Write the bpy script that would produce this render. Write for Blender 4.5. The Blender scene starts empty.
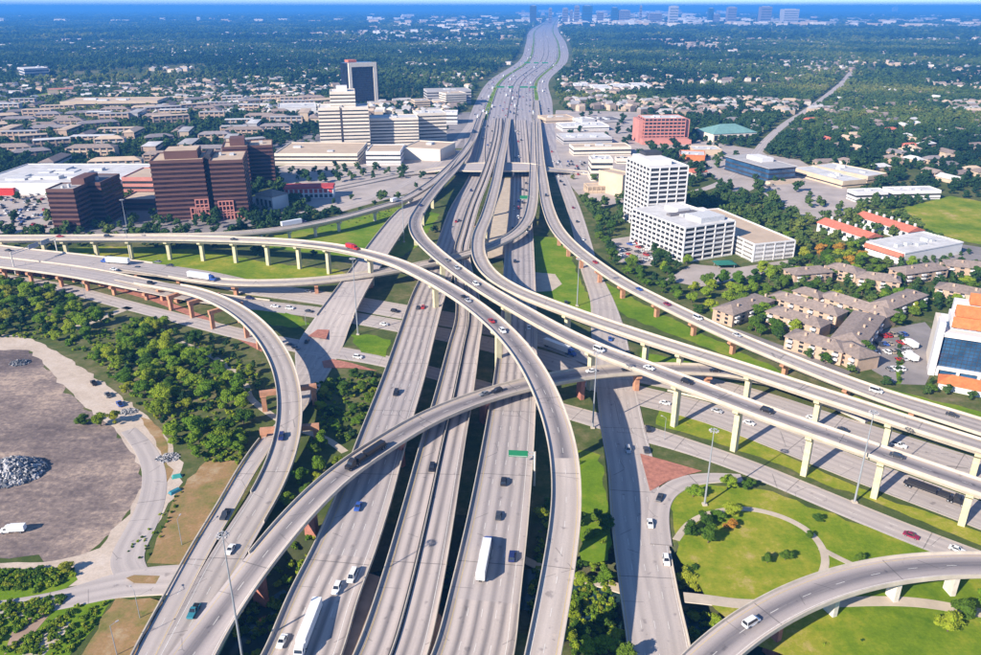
import bpy, bmesh, math, random
import numpy as np
from mathutils import Vector, Matrix, Euler
from mathutils.geometry import tessellate_polygon
random.seed(7); RNG = np.random.default_rng(7)
R = math.radians
scene = bpy.context.scene
COL = scene.collection

# ------------------------------------------------------------------ camera
FOC = 770.0 / 981.0 * 36.0
CAM_H = 160.0
PITCH = math.atan((327.5 - 7.0) / 770.0)
cam = bpy.data.objects.new('camera', bpy.data.cameras.new('camera'))
COL.objects.link(cam)
cam.location = (0, 0, CAM_H); cam.rotation_euler = (math.pi / 2 - PITCH, 0, 0)
cam.data.lens = FOC; cam.data.sensor_width = 36; cam.data.sensor_fit = 'HORIZONTAL'
cam.data.clip_start = 1.0; cam.data.clip_end = 200000
scene.camera = cam
# ------------------------------------------------------------------ sky, sun, exposure
SUN_EL = R(29); SUN_AZ = math.atan2(-0.755, -0.656)          # azimuth of the sun itself, from +Y towards +X
world = bpy.data.worlds.new('World'); scene.world = world; world.use_nodes = True
wn = world.node_tree.nodes; wl = world.node_tree.links; wn.clear()
sky = wn.new('ShaderNodeTexSky'); sky.sky_type = 'NISHITA'; sky.sun_disc = False
sky.sun_elevation = SUN_EL; sky.sun_rotation = SUN_AZ; sky.air_density = 1.0; sky.dust_density = 0.0; sky.ozone_density = 5.0; sky.altitude = 3500
bg = wn.new('ShaderNodeBackground'); bg.inputs['Strength'].default_value = 0.125
wo = wn.new('ShaderNodeOutputWorld'); wl.new(sky.outputs[0], bg.inputs[0]); wl.new(bg.outputs[0], wo.inputs[0])
sun = bpy.data.objects.new('sun', bpy.data.lights.new('sun', 'SUN')); COL.objects.link(sun)
sun.data.energy = 5.0; sun.data.angle = R(0.5); sun.data.color = (1.0, 0.895, 0.76)
sdir = Vector((math.sin(SUN_AZ) * math.cos(SUN_EL), math.cos(SUN_AZ) * math.cos(SUN_EL), math.sin(SUN_EL)))
sun.rotation_euler = (-sdir).to_track_quat('-Z', 'Y').to_euler()
scene.view_settings.view_transform = 'Standard'; scene.view_settings.look = 'None'
scene.view_settings.gamma = 1.0; scene.view_settings.use_curve_mapping = False
scene.view_settings.exposure = 0.88
scene.render.engine = 'CYCLES'
scene.cycles.use_denoising = True
scene.cycles.max_bounces = 5; scene.cycles.volume_bounces = 0; scene.cycles.transparent_max_bounces = 4
scene.cycles.use_adaptive_sampling = True
HAZE = 1.25e-4

# ------------------------------------------------------------------ survey: sight line of the photograph met with a known height
_c, _s = math.cos(PITCH), math.sin(PITCH)
def P(u, v, z=0.0):
    a = (u - 490.5) / 770.0; b = (v - 327.5) / 770.0
    dz = -_s - b * _c
    t = (z - CAM_H) / dz
    return Vector((t * a, t * (_c - b * _s), z))
def proj(x, y, z):
    z = z - CAM_H; d = y * _c - z * _s
    return 490.5 + 770 * x / d, 327.5 - 770 * (y * _s + z * _c) / d
def Pnp(u, v):
    p = P(u, v); return (p.x, p.y)

# ------------------------------------------------------------------ materials
MATS = {}
def nodes_mat(name, rough=0.85, spec=0.2):
    m = bpy.data.materials.new(name); m.use_nodes = True
    nt = m.node_tree; b = nt.nodes['Principled BSDF']
    b.inputs['Roughness'].default_value = rough; b.inputs['Specular IOR Level'].default_value = spec
    MATS[name] = m
    return m, nt, b
def ramp(nt, fac, stops):
    r = nt.nodes.new('ShaderNodeValToRGB'); e = r.color_ramp.elements
    while len(e) < len(stops): e.new(0.5)
    for i, (p, c) in enumerate(stops):
        e[i].position = p; e[i].color = (*c, 1) if len(c) == 3 else c
    nt.links.new(fac, r.inputs[0]); return r.outputs[0]
def noise(nt, vec, scale, detail=4, rough=0.55):
    n = nt.nodes.new('ShaderNodeTexNoise'); n.inputs['Scale'].default_value = scale
    n.inputs['Detail'].default_value = detail; n.inputs['Roughness'].default_value = rough
    if vec is not None: nt.links.new(vec, n.inputs['Vector'])
    return n.outputs[0]
def mixc(nt, fac, a, b, mode='MIX'):
    m = nt.nodes.new('ShaderNodeMix'); m.data_type = 'RGBA'; m.blend_type = mode
    for s, x in ((m.inputs[0], fac), (m.inputs[6], a), (m.inputs[7], b)):
        if isinstance(x, (int, float)): s.default_value = x
        elif isinstance(x, tuple): s.default_value = (*x, 1)
        else: nt.links.new(x, s)
    return m.outputs[2]
def mth(nt, op, a, b=None, c=None):
    m = nt.nodes.new('ShaderNodeMath'); m.operation = op
    for i, x in enumerate((a, b, c)):
        if x is None: continue
        if isinstance(x, (int, float)): m.inputs[i].default_value = x
        else: nt.links.new(x, m.inputs[i])
    return m.outputs[0]
def geo_pos(nt):
    return nt.nodes.new('ShaderNodeNewGeometry').outputs['Position']
def plain(name, col, var=0.12, scale=0.6, rough=0.8, spec=0.2, metal=0.0, obj_var=0.0, warm=None):
    """one colour with mottling in world space, optionally a shift of its own for each object"""
    m, nt, b = nodes_mat(name, rough, spec)
    n = noise(nt, geo_pos(nt), scale, 5, 0.6)
    lo = tuple(x * (1 - var) for x in col); hi = tuple(min(1, x * (1 + var)) for x in col)
    if warm: lo = warm
    c = ramp(nt, n, [(0.3, lo), (0.7, hi)])
    if obj_var:
        oi = nt.nodes.new('ShaderNodeObjectInfo')
        k = mth(nt, 'MULTIPLY_ADD', oi.outputs['Random'], 2 * obj_var, 1 - obj_var)
        h = nt.nodes.new('ShaderNodeHueSaturation'); nt.links.new(c, h.inputs['Color']); nt.links.new(k, h.inputs['Value']); c = h.outputs[0]
    nt.links.new(c, b.inputs['Base Color']); b.inputs['Metallic'].default_value = metal
    return m
def pavement(name, base, track, edge, lane=3.66, joint=9.0, track_amt=0.7, dark_noise=0.35):
    """road slab: UV.x = metres across from the left edge line, UV.y = metres along; worn tyre tracks, slab joints, patches"""
    m, nt, b = nodes_mat(name, 0.85, 0.2)
    uv = nt.nodes.new('ShaderNodeUVMap').outputs[0]
    sep = nt.nodes.new('ShaderNodeSeparateXYZ'); nt.links.new(uv, sep.inputs[0])
    U, V = sep.outputs[0], sep.outputs[1]
    comb = nt.nodes.new('ShaderNodeCombineXYZ')
    nt.links.new(U, comb.inputs[0]); nt.links.new(mth(nt, 'MULTIPLY', V, 0.035), comb.inputs[1])
    streak = noise(nt, comb.outputs[0], 0.9, 5, 0.65)
    big = noise(nt, uv, 0.045, 3, 0.5)
    fine = noise(nt, uv, 1.4, 4, 0.7)
    w = mth(nt, 'MULTIPLY', U, 2 * math.pi / lane)
    cosv = mth(nt, 'COSINE', w)                                   # dark oil strip in the middle of each lane
    t1 = mth(nt, 'MULTIPLY_ADD', cosv, -0.5, 0.5)
    t2 = mth(nt, 'MULTIPLY', mth(nt, 'POWER', t1, 1.6), streak)
    t2 = mth(nt, 'MULTIPLY', t2, 1.5 * track_amt)
    c = mixc(nt, big, tuple(x * 0.86 for x in base), tuple(min(1, x * 1.14) for x in base))
    cl = nt.nodes.new('ShaderNodeClamp'); nt.links.new(t2, cl.inputs[0])
    c = mixc(nt, cl.outputs[0], c, track)
    st = ramp(nt, streak, [(0.33, (0.74, 0.74, 0.76)), (0.5, (1.0, 1.0, 1.0)), (0.66, (1.1, 1.09, 1.07))])
    c = mixc(nt, dark_noise * 1.6, c, st, 'MULTIPLY')
    c = mixc(nt, 0.35, c, ramp(nt, fine, [(0.3, (0.82, 0.82, 0.82)), (0.7, (1.1, 1.1, 1.1))]), 'MULTIPLY')
    # slabs: every slab a shade of its own, a thin joint between them
    slab = mth(nt, 'FLOOR', mth(nt, 'DIVIDE', V, joint * 5))
    ln = mth(nt, 'FLOOR', mth(nt, 'DIVIDE', U, lane))
    cc = nt.nodes.new('ShaderNodeCombineXYZ'); nt.links.new(slab, cc.inputs[0]); nt.links.new(mth(nt, 'MULTIPLY', ln, 0.35), cc.inputs[1])
    wnz = nt.nodes.new('ShaderNodeTexWhiteNoise'); nt.links.new(cc.outputs[0], wnz.inputs['Vector'])
    c = mixc(nt, 0.3, c, ramp(nt, wnz.outputs[0], [(0.0, (0.84, 0.84, 0.85)), (1.0, (1.1, 1.09, 1.07))]), 'MULTIPLY')
    vo = nt.nodes.new('ShaderNodeTexVoronoi'); vo.feature = 'DISTANCE_TO_EDGE'; vo.inputs['Scale'].default_value = 0.05; nt.links.new(uv, vo.inputs['Vector'])      # wandering cracks sealed with tar
    ck = mth(nt, 'MULTIPLY', mth(nt, 'LESS_THAN', vo.outputs['Distance'], 0.006), mth(nt, 'GREATER_THAN', big, 0.52))
    c = mixc(nt, mth(nt, 'MULTIPLY', ck, .45), c, (0.1, 0.095, 0.09))
    spot = noise(nt, uv, 0.28, 3, .5)                              # oil drips and repair patches
    c = mixc(nt, 1.0, c, ramp(nt, spot, [(0.28, (0.66, 0.66, 0.68)), (0.36, (1, 1, 1)), (0.70, (1, 1, 1)), (0.76, (1.12, 1.1, 1.06))]), 'MULTIPLY')
    j = mth(nt, 'LESS_THAN', mth(nt, 'FRACT', mth(nt, 'DIVIDE', V, joint * 5)), 0.008)
    c = mixc(nt, mth(nt, 'MULTIPLY', j, 0.55), c, (0.08, 0.075, 0.07))
    nt.links.new(c, b.inputs['Base Color'])
    return m
CONC = pavement('highway_concrete', (0.50, 0.43, 0.39), (0.19, 0.17, 0.168), None, track_amt=1.15)
CONC_B = pavement('ramp_concrete', (0.46, 0.40, 0.36), (0.23, 0.205, 0.195), None, lane=3.9, track_amt=0.8)
ASPH = pavement('flyover_surface', (0.46, 0.40, 0.375), (0.17, 0.155, 0.16), None, lane=9.8, track_amt=1.25)
PALEDECK = pavement('pale_deck_concrete', (0.52, 0.45, 0.40), (0.34, 0.29, 0.26), None, lane=4.6, track_amt=.6)
DARKDECK = pavement('worn_highway_concrete', (0.44, 0.385, 0.36), (0.22, 0.2, 0.2), None, track_amt=.9)
STREET = pavement('street_concrete', (0.48, 0.42, 0.385), (0.3, 0.265, 0.25), None, track_amt=0.5)
FARPAVE = pavement('distant_pavement', (0.40, 0.36, 0.36), (0.24, 0.215, 0.23), None, lane=7.3, track_amt=.6)
PARAPET = plain('parapet_concrete', (0.52, 0.455, 0.37), 0.14, 0.25)
GIRDER = plain('girder_concrete', (0.48, 0.42, 0.34), 0.14, 0.25)
PIER_Y = plain('cream_pier', (0.56, 0.51, 0.33), 0.16, 0.5)
PIER_O = plain('terracotta_pier', (0.47, 0.24, 0.145), 0.2, 0.5)
PIER_W = plain('pale_pier', (0.62, 0.57, 0.5), 0.14, 0.5)
PIER_R = plain('dark_red_pier', (0.38, 0.16, 0.12), 0.2, 0.5)
WHITE_LINE = plain('white_line', (0.75, 0.73, 0.68), 0.2, 0.8)
YELLOW_LINE = plain('yellow_line', (0.62, 0.45, 0.12), 0.2, 0.8)
DARKJOINT = plain('dark_rubber', (0.04, 0.04, 0.045), 0.3)
BRICKRED = plain('brick_paving', (0.40, 0.17, 0.12), 0.3, 0.5)
TANPAVE = plain('tan_slope_paving', (0.36, 0.25, 0.18), 0.25, 0.15)
PATH_M = plain('path_concrete', (0.50, 0.42, 0.33), 0.15, 0.2)
LOT = plain('parking_asphalt', (0.25, 0.225, 0.215), 0.3, 0.05)
LOTPALE = plain('pale_parking', (0.42, 0.36, 0.32), 0.22, 0.05)
STEEL = plain('galvanised_steel', (0.36, 0.38, 0.41), 0.06, 2.0, 0.5, 0.4, 0.3)
BLACK = plain('black_rubber', (0.02, 0.02, 0.022), 0.1, 2.0, 0.6)
def grass_mat(name, stops, s1=0.02, s2=0.35):
    m, nt, b = nodes_mat(name, 0.95, 0.05)
    p = geo_pos(nt)
    n1 = noise(nt, p, s1, 6, 0.65); n2 = noise(nt, p, s2, 5, 0.75)
    n3 = noise(nt, p, 0.075, 5, 0.7)
    f = mth(nt, 'ADD', mth(nt, 'MULTIPLY', n1, 0.5), mth(nt, 'ADD', mth(nt, 'MULTIPLY', n2, 0.22), mth(nt, 'MULTIPLY', n3, 0.34)))
    f = mth(nt, 'SUBTRACT', f, 0.03)
    c = ramp(nt, f, stops)
    c = mixc(nt, 0.5, c, ramp(nt, noise(nt, p, 1.1, 3, 0.8), [(0.3, (0.7, 0.7, 0.7)), (0.7, (1.2, 1.2, 1.2))]), 'MULTIPLY')
    nt.links.new(c, b.inputs['Base Color']); return m
GRASS = grass_mat('mown_grass', [(0.37, (0.085, 0.16, 0.008)), (0.47, (0.165, 0.235, 0.014)), (0.55, (0.29, 0.29, 0.03)), (0.62, (0.45, 0.34, 0.13))])
GREENGRASS = grass_mat('green_grass', [(0.36, (0.065, 0.15, 0.008)), (0.50, (0.145, 0.235, 0.014)), (0.64, (0.31, 0.29, 0.05))])
DRYGRASS = grass_mat('dry_grass', [(0.38, (0.12, 0.15, 0.03)), (0.46, (0.24, 0.19, 0.07)), (0.54, (0.34, 0.21, 0.10)), (0.62, (0.42, 0.32, 0.19))], 0.06, 0.4)
GROUND = grass_mat('ground_cover', [(0.36, (0.045, 0.075, 0.018)), (0.48, (0.085, 0.11, 0.03)), (0.56, (0.15, 0.145, 0.06)), (0.66, (0.26, 0.21, 0.13))], 0.008, 0.15)
def dirt_mat():
    m, nt, b = nodes_mat('grey_dirt', 0.95, 0.05); p = geo_pos(nt)
    mp = nt.nodes.new('ShaderNodeMapping'); mp.inputs['Rotation'].default_value = (0, 0, 0.9); mp.inputs['Scale'].default_value = (0.018, 0.09, 1)
    wob = nt.nodes.new('ShaderNodeVectorMath'); wob.operation = 'ADD'; nz = nt.nodes.new('ShaderNodeTexNoise'); nz.inputs['Scale'].default_value = .02; nt.links.new(p, nz.inputs['Vector'])
    sc_ = nt.nodes.new('ShaderNodeVectorMath'); sc_.operation = 'SCALE'; sc_.inputs[3].default_value = 5; nt.links.new(nz.outputs['Color'], sc_.inputs[0]); nt.links.new(p, wob.inputs[0]); nt.links.new(sc_.outputs[0], wob.inputs[1])
    nt.links.new(wob.outputs[0], mp.inputs['Vector']); st = noise(nt, mp.outputs[0], 3.0, 6, .7); big = noise(nt, p, .016, 4, .6); fine = noise(nt, p, .5, 5, .75)
    f = mth(nt, 'ADD', mth(nt, 'MULTIPLY', st, .2), mth(nt, 'ADD', mth(nt, 'MULTIPLY', big, .5), mth(nt, 'MULTIPLY', fine, .3)))
    c = ramp(nt, f, [(0.38, (0.10, 0.08, 0.08)), (0.455, (0.17, 0.135, 0.125)), (0.51, (0.27, 0.21, 0.18)), (0.57, (0.46, 0.35, 0.27))]); nt.links.new(c, b.inputs['Base Color']); return m
DIRT = dirt_mat()
TRACK = grass_mat('pale_track', [(0.36, (0.42, 0.34, 0.27)), (0.5, (0.55, 0.45, 0.36)), (0.66, (0.62, 0.53, 0.45))], 0.05, 0.3)
DAMP = grass_mat('creek_bed', [(0.36, (0.05, 0.065, 0.03)), (0.5, (0.09, 0.10, 0.045)), (0.66, (0.17, 0.15, 0.09))], 0.04, 0.4)
def water_mat():
    m, nt, b = nodes_mat('creek_water', 0.12, 0.5)
    b.inputs['Base Color'].default_value = (0.02, 0.05, 0.05, 1)
    bp = nt.nodes.new('ShaderNodeBump'); bp.inputs['Strength'].default_value = 0.3
    nt.links.new(noise(nt, geo_pos(nt), 0.6, 4), bp.inputs['Height']); nt.links.new(bp.outputs[0], b.inputs['Normal'])
    return m
WATER = water_mat()
def leaf_mat(name, stops, drift=0.0):
    m, nt, b = nodes_mat(name, 0.85, 0.04)
    oi = nt.nodes.new('ShaderNodeObjectInfo')
    n = noise(nt, geo_pos(nt), 0.55, 4, 0.7)
    f = mth(nt, 'ADD', mth(nt, 'MULTIPLY', oi.outputs['Random'], 0.55 if not drift else 0.26), mth(nt, 'MULTIPLY_ADD', n, 0.5, 0 if not drift else 0.12))
    if drift:                                                       # whole stands of one species or another
        g = noise(nt, geo_pos(nt), 0.0019, 4, 0.6); f = mth(nt, 'ADD', f, mth(nt, 'MULTIPLY', mth(nt, 'SUBTRACT', g, .52), drift))
    c = ramp(nt, f, stops)
    nt.links.new(c, b.inputs['Base Color'])
    tr = nt.nodes.new('ShaderNodeBsdfTranslucent'); nt.links.new(c, tr.inputs[0]); mx = nt.nodes.new('ShaderNodeMixShader'); mx.inputs[0].default_value = .32   # thin leaves let light through
    nt.links.new(b.outputs[0], mx.inputs[1]); nt.links.new(tr.outputs[0], mx.inputs[2]); nt.links.new(mx.outputs[0], nt.nodes['Material Output'].inputs['Surface'])
    return m
LEAF = leaf_mat('green_leaves', [(0.12, (0.065, 0.152, 0.017)), (0.38, (0.145, 0.261, 0.023)), (0.62, (0.261, 0.362, 0.029)), (0.9, (0.392, 0.413, 0.036))])
LEAF_D = leaf_mat('dark_leaves', [(0.15, (0.039, 0.099, 0.018)), (0.5, (0.090, 0.173, 0.021)), (0.85, (0.165, 0.247, 0.027))])
LEAF_Y = leaf_mat('yellow_green_leaves', [(0.15, (0.162, 0.243, 0.020)), (0.5, (0.270, 0.331, 0.027)), (0.85, (0.365, 0.365, 0.041))])
LEAF_O = leaf_mat('autumn_leaves', [(0.15, (0.312, 0.192, 0.024)), (0.5, (0.456, 0.300, 0.036)), (0.85, (0.504, 0.240, 0.048))])
LEAF_FAR = leaf_mat('wood_leaves', [(0.12, (0.022, 0.056, 0.025)), (0.4, (0.049, 0.103, 0.031)), (0.62, (0.107, 0.169, 0.039)), (0.9, (0.250, 0.265, 0.055))], 2.7)
BARK = plain('bark', (0.12, 0.09, 0.065), 0.3, 1.5)
def glass_mat(name, col, rough=0.12):
    m, nt, b = nodes_mat(name, rough, 0.6)
    n = noise(nt, geo_pos(nt), 0.12, 3)
    nt.links.new(ramp(nt, n, [(0.35, tuple(x * 0.5 for x in col)), (0.65, col)]), b.inputs['Base Color'])
    return m
GLASS = glass_mat('dark_glass_and_shade', (0.045, 0.05, 0.06))  # window glass; its dark tone also paints the shade inside open garage decks
GLASS_B = glass_mat('blue_glass', (0.04, 0.11, 0.22), 0.08)
GLASS_BR = glass_mat('bronze_glass', (0.05, 0.025, 0.03), 0.15)
CARGLASS = glass_mat('car_glass', (0.03, 0.035, 0.045), 0.08)
SIGN_G = plain('sign_green', (0.015, 0.17, 0.08), 0.05)
PAINT = {}
for nm, c in dict(white=(0.78, 0.78, 0.77), silver=(0.45, 0.46, 0.48), black=(0.02, 0.02, 0.025), dark=(0.05, 0.055, 0.065), red=(0.42, 0.03, 0.03), blue=(0.04, 0.1, 0.36), navy=(0.02, 0.03, 0.12), maroon=(0.25, 0.02, 0.06), teal=(0.04, 0.2, 0.25), tan=(0.4, 0.33, 0.24), grey=(0.2, 0.205, 0.215), green=(0.05, 0.16, 0.08), orange=(0.6, 0.2, 0.04)).items():
    PAINT[nm] = plain('car_paint_' + nm, c, 0.03, 1.0, 0.3, 0.5)

# ------------------------------------------------------------------ object helpers
def mesh_from(name, verts, faces, mats, midx=None, uvs=None, smooth=False):
    me = bpy.data.meshes.new(name)
    me.from_pydata([tuple(v) for v in verts], [], [tuple(f) for f in faces])
    for m in (mats if isinstance(mats, (list, tuple)) else [mats]): me.materials.append(m)
    if midx is not None: me.polygons.foreach_set('material_index', np.array(midx, dtype=np.int32))
    if uvs is not None:
        l = me.uv_layers.new(name='UVMap'); l.data.foreach_set('uv', np.array(uvs, dtype=np.float32).ravel())
    if smooth: me.polygons.foreach_set('use_smooth', np.ones(len(me.polygons), dtype=bool))
    me.update(); return me
def link(name, data, parent=None, loc=None, rotz=0.0, **props):
    o = bpy.data.objects.new(name, data); COL.objects.link(o)
    if parent is not None: o.parent = parent
    if loc is not None: o.location = loc
    if rotz: o.rotation_euler = (0, 0, rotz)
    for k, v in props.items():
        if v is not None: o[k] = v
    return o
def thing(name, label, cat, loc=(0, 0, 0), rotz=0.0, group=None):
    o = link(name, None, None, loc, rotz, label=label, category=cat, group=group); o.empty_display_size = 1
    return o
class MB:
    """collects boxes, prisms and quads for one mesh"""
    def __init__(s): s.v = []; s.f = []; s.m = []
    def quad(s, pts, m=0):
        n = len(s.v); s.v += [tuple(p) for p in pts]; s.f.append(tuple(range(n, n + len(pts)))); s.m.append(m)
    def box(s, x0, x1, y0, y1, z0, z1, m=0, mt=None, taper=0.0, bottom=True):
        n = len(s.v); t = taper
        s.v += [(x0, y0, z0), (x1, y0, z0), (x1, y1, z0), (x0, y1, z0), (x0 + t, y0 + t, z1), (x1 - t, y0 + t, z1), (x1 - t, y1 - t, z1), (x0 + t, y1 - t, z1)]
        fs = [(0, 1, 5, 4), (1, 2, 6, 5), (2, 3, 7, 6), (3, 0, 4, 7), (4, 5, 6, 7)]
        ms = [m] * 4 + [m if mt is None else mt]
        if bottom: fs.append((3, 2, 1, 0)); ms.append(m)
        s.f += [tuple(n + i for i in f) for f in fs]; s.m += ms
        return s
    def tube(s, p0, p1, r0, r1, n=8, m=0, caps=True):
        p0 = Vector(p0); p1 = Vector(p1); d = (p1 - p0).normalized()
        a = d.orthogonal().normalized(); b = d.cross(a); k = len(s.v)
        for p, r in ((p0, r0), (p1, r1)):
            for i in range(n):
                t = 2 * math.pi * i / n; q = p + a * math.cos(t) * r + b * math.sin(t) * r; s.v.append(tuple(q))
        for i in range(n): s.f.append((k + i, k + (i + 1) % n, k + n + (i + 1) % n, k + n + i)); s.m.append(m)
        if caps:
            s.f.append(tuple(k + n + i for i in range(n))); s.m.append(m); s.f.append(tuple(k + n - 1 - i for i in range(n))); s.m.append(m)
    def mesh(s, name, mats, smooth=False): return mesh_from(name, s.v, s.f, mats, s.m, None, smooth)
    def build(s, name, mats, parent=None, loc=None, rotz=0.0, **props): return link(name, s.mesh(name, mats), parent, loc, rotz, **props)

# occupancy of the ground, 2 m cells, so that trees stay off roads, roofs and lawns
OX0, OX1, OY0, OY1, OC = -900, 900, 90, 1900, 2.0
OCC = np.zeros((int((OX1 - OX0) / OC), int((OY1 - OY0) / OC)), dtype=np.uint8)
def occ_poly(pts, val=1):
    pts = np.array(pts); x0, y0 = pts.min(0); x1, y1 = pts.max(0)
    i0 = max(0, int((x0 - OX0) / OC)); i1 = min(OCC.shape[0], int((x1 - OX0) / OC) + 2)
    j0 = max(0, int((y0 - OY0) / OC)); j1 = min(OCC.shape[1], int((y1 - OY0) / OC) + 2)
    if i1 <= i0 or j1 <= j0: return
    X, Y = np.meshgrid(OX0 + (np.arange(i0, i1) + .5) * OC, OY0 + (np.arange(j0, j1) + .5) * OC, indexing='ij')
    ins = in_poly(X, Y, pts); OCC[i0:i1, j0:j1][ins] = val
def in_poly(X, Y, pts):
    ins = np.zeros(X.shape, bool); n = len(pts)
    for a in range(n):
        xa, ya = pts[a]; xb, yb = pts[(a + 1) % n]
        if ya == yb: continue
        cond = (ya > Y) != (yb > Y)
        ins ^= cond & (X < (xb - xa) * (Y - ya) / (yb - ya) + xa)
    return ins
def occ_at(x, y):
    i = int((x - OX0) / OC); j = int((y - OY0) / OC)
    if 0 <= i < OCC.shape[0] and 0 <= j < OCC.shape[1]: return OCC[i, j]
    return 0
def occ_disc(x, y, r, val=1):
    i0 = max(0, int((x - r - OX0) / OC)); i1 = min(OCC.shape[0], int((x + r - OX0) / OC) + 1)
    j0 = max(0, int((y - r - OY0) / OC)); j1 = min(OCC.shape[1], int((y + r - OY0) / OC) + 1)
    OCC[i0:i1, j0:j1] = np.maximum(OCC[i0:i1, j0:j1], val)

# ------------------------------------------------------------------ ground with the creek valley
CREEK = [P(100, 760, -7), P(215, 655, -7), P(300, 605, -7), P(420, 585, -7), P(560, 592, -7), P(650, 615, -7), P(720, 640, -7), P(790, 690, -7)]
CREEK = [np.array((p.x, p.y)) for p in CREEK]
def creek_dist(X, Y):
    d = np.full(np.shape(X), 1e9)
    for a, b in zip(CREEK[:-1], CREEK[1:]):
        ab = b - a; t = np.clip(((X - a[0]) * ab[0] + (Y - a[1]) * ab[1]) / (ab @ ab), 0, 1)
        d = np.minimum(d, np.hypot(X - a[0] - t * ab[0], Y - a[1] - t * ab[1]))
    return d
def gz(x, y):
    d = creek_dist(np.asarray(x, float), np.asarray(y, float))
    t = np.clip((d - 15.0) / 12.0, 0, 1); t = t * t * (3 - 2 * t)
    return -7.0 * (1 - t)
def axis(lo, hi, a, b, st):
    mid = list(np.arange(a, b + .1, st)); out = []; x = b; s = st
    while x < hi: s *= 1.35; x = min(hi, x + s); out.append(x)
    pre = []; x = a; s = st
    while x > lo: s *= 1.35; x = max(lo, x - s); pre.append(x)
    return np.array(pre[::-1] + mid + out)
gx = axis(-60000, 60000, -200, 200, 4.0); gy = axis(-3000, 70000, 90, 300, 4.0)
GX, GY = np.meshgrid(gx, gy, indexing='ij'); GZ = gz(GX, GY)
nx, ny = GX.shape
gv = np.stack([GX, GY, GZ], -1).reshape(-1, 3)
gi = np.arange(nx * ny).reshape(nx, ny)
gf = np.stack([gi[:-1, :-1], gi[1:, :-1], gi[1:, 1:], gi[:-1, 1:]], -1).reshape(-1, 4)
fz = GZ[:-1, :-1].reshape(-1)
gme = mesh_from('ground', gv, gf, [GROUND, DAMP], (fz < -0.6).astype(int), smooth=True)
link('ground', gme, kind='structure', label='green and tan ground stretching from the interchange to the horizon')
# creek water
cw = MB()
for a, b in zip(CREEK[:-1], CREEK[1:]):
    d = (b - a) / np.linalg.norm(b - a); n = np.array((-d[1], d[0])) * 9.0
    cw.quad([(*(a + n), -6.6), (*(a - n), -6.6), (*(b - n), -6.6), (*(b + n), -6.6)])
cw.build('creek_water', [WATER], kind='structure', label='dark creek water under the highway bridges')
def ragged(pts, amp=1.3, step=4.0, seed=1):
    rg = random.Random(seed); out = []
    for a, b in zip(pts, pts[1:] + pts[:1]):
        n = max(1, min(60, int((b - a).length / step))); d = (b - a); nr = Vector((-d.y, d.x, 0)).normalized()
        for k in range(n): out.append(a + d * (k / n) + nr * rg.gauss(0, amp * .6) * (1 if k else .5))
    return out
NATURAL = {'mown_grass', 'green_grass', 'dry_grass', 'grey_dirt', 'pale_track', 'brick_paving_'}
def sheet(name, px, mat, z=0.03, kind='structure', occ=1, label=None, w=None):
    pts = [P(u, v, z) for u, v in px] if w is None else [Vector((x, y, z)) for x, y in w]
    if mat.name in NATURAL and z < .2: pts = ragged(pts, 1.1 if mat.name != 'grey_dirt' else 2.2, 4.0, int(px[0][0]))
    tris = tessellate_polygon([pts])
    vs = [tuple(p) for p in pts]; fs = []
    for t in tris:
        a, b, c = (pts[i] for i in t)
        fs.append(t if (b - a).cross(c - a).z > 0 else (t[0], t[2], t[1]))
    if occ: occ_poly([(p.x, p.y) for p in pts], occ)
    return link(name, mesh_from(name, vs, fs, mat), kind=kind, label=label)

# ------------------------------------------------------------------ roads
class Path:
    def __init__(s, ctrl, step=3.0, world=False):
        cp = []
        for c in ctrl:
            p = Vector((c[0], c[1], c[2])) if world else P(c[0], c[1], c[2])
            cp.append((p.x, p.y, p.z, c[3]))
        cp = np.array(cp); n = len(cp)
        ext = np.vstack([2 * cp[0] - cp[1], cp, 2 * cp[-1] - cp[-2]])
        out = []
        for i in range(1, n):
            p0, p1, p2, p3 = ext[i - 1:i + 3]
            t0 = 0; k = lambda a, b: max(1e-3, np.linalg.norm((b - a)[:2])) ** 0.5
            t1 = t0 + k(p0, p1); t2 = t1 + k(p1, p2); t3 = t2 + k(p2, p3)
            for t in np.linspace(t1, t2, 24, endpoint=False):
                A1 = (t1 - t) / (t1 - t0) * p0 + (t - t0) / (t1 - t0) * p1
                A2 = (t2 - t) / (t2 - t1) * p1 + (t - t1) / (t2 - t1) * p2
                A3 = (t3 - t) / (t3 - t2) * p2 + (t - t2) / (t3 - t2) * p3
                B1 = (t2 - t) / (t2 - t0) * A1 + (t - t0) / (t2 - t0) * A2
                B2 = (t3 - t) / (t3 - t1) * A2 + (t - t1) / (t3 - t1) * A3
                out.append((t2 - t) / (t2 - t1) * B1 + (t - t1) / (t2 - t1) * B2)
        out.append(cp[-1]); out = np.array(out)
        ds = np.r_[0, np.cumsum(np.linalg.norm(np.diff(out[:, :2], axis=0), axis=1))]
        m = max(2, int(ds[-1] / step) + 1); sv = np.linspace(0, ds[-1], m)
        q = np.stack([np.interp(sv, ds, out[:, i]) for i in range(4)], -1)
        for _ in range(6):                                          # ease out kinks left by the survey points
            q[1:-1] = 0.25 * q[:-2] + 0.5 * q[1:-1] + 0.25 * q[2:]
        s.p = q[:, :3]; s.w = q[:, 3]; s.s = sv
        t = np.gradient(s.p[:, :2], axis=0); t /= np.linalg.norm(t, axis=1)[:, None]
        s.t = t; s.r = np.stack([t[:, 1], -t[:, 0]], -1)            # right-hand side
    def near(s, x, y): return int(np.argmin((s.p[:, 0] - x) ** 2 + (s.p[:, 1] - y) ** 2))
    def at_px(s, u, v):
        z = 0.0
        for _ in range(6):
            q = P(u, v, z); i = s.near(q.x, q.y); z = s.p[i, 2]
        return P(u, v, z), i
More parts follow.
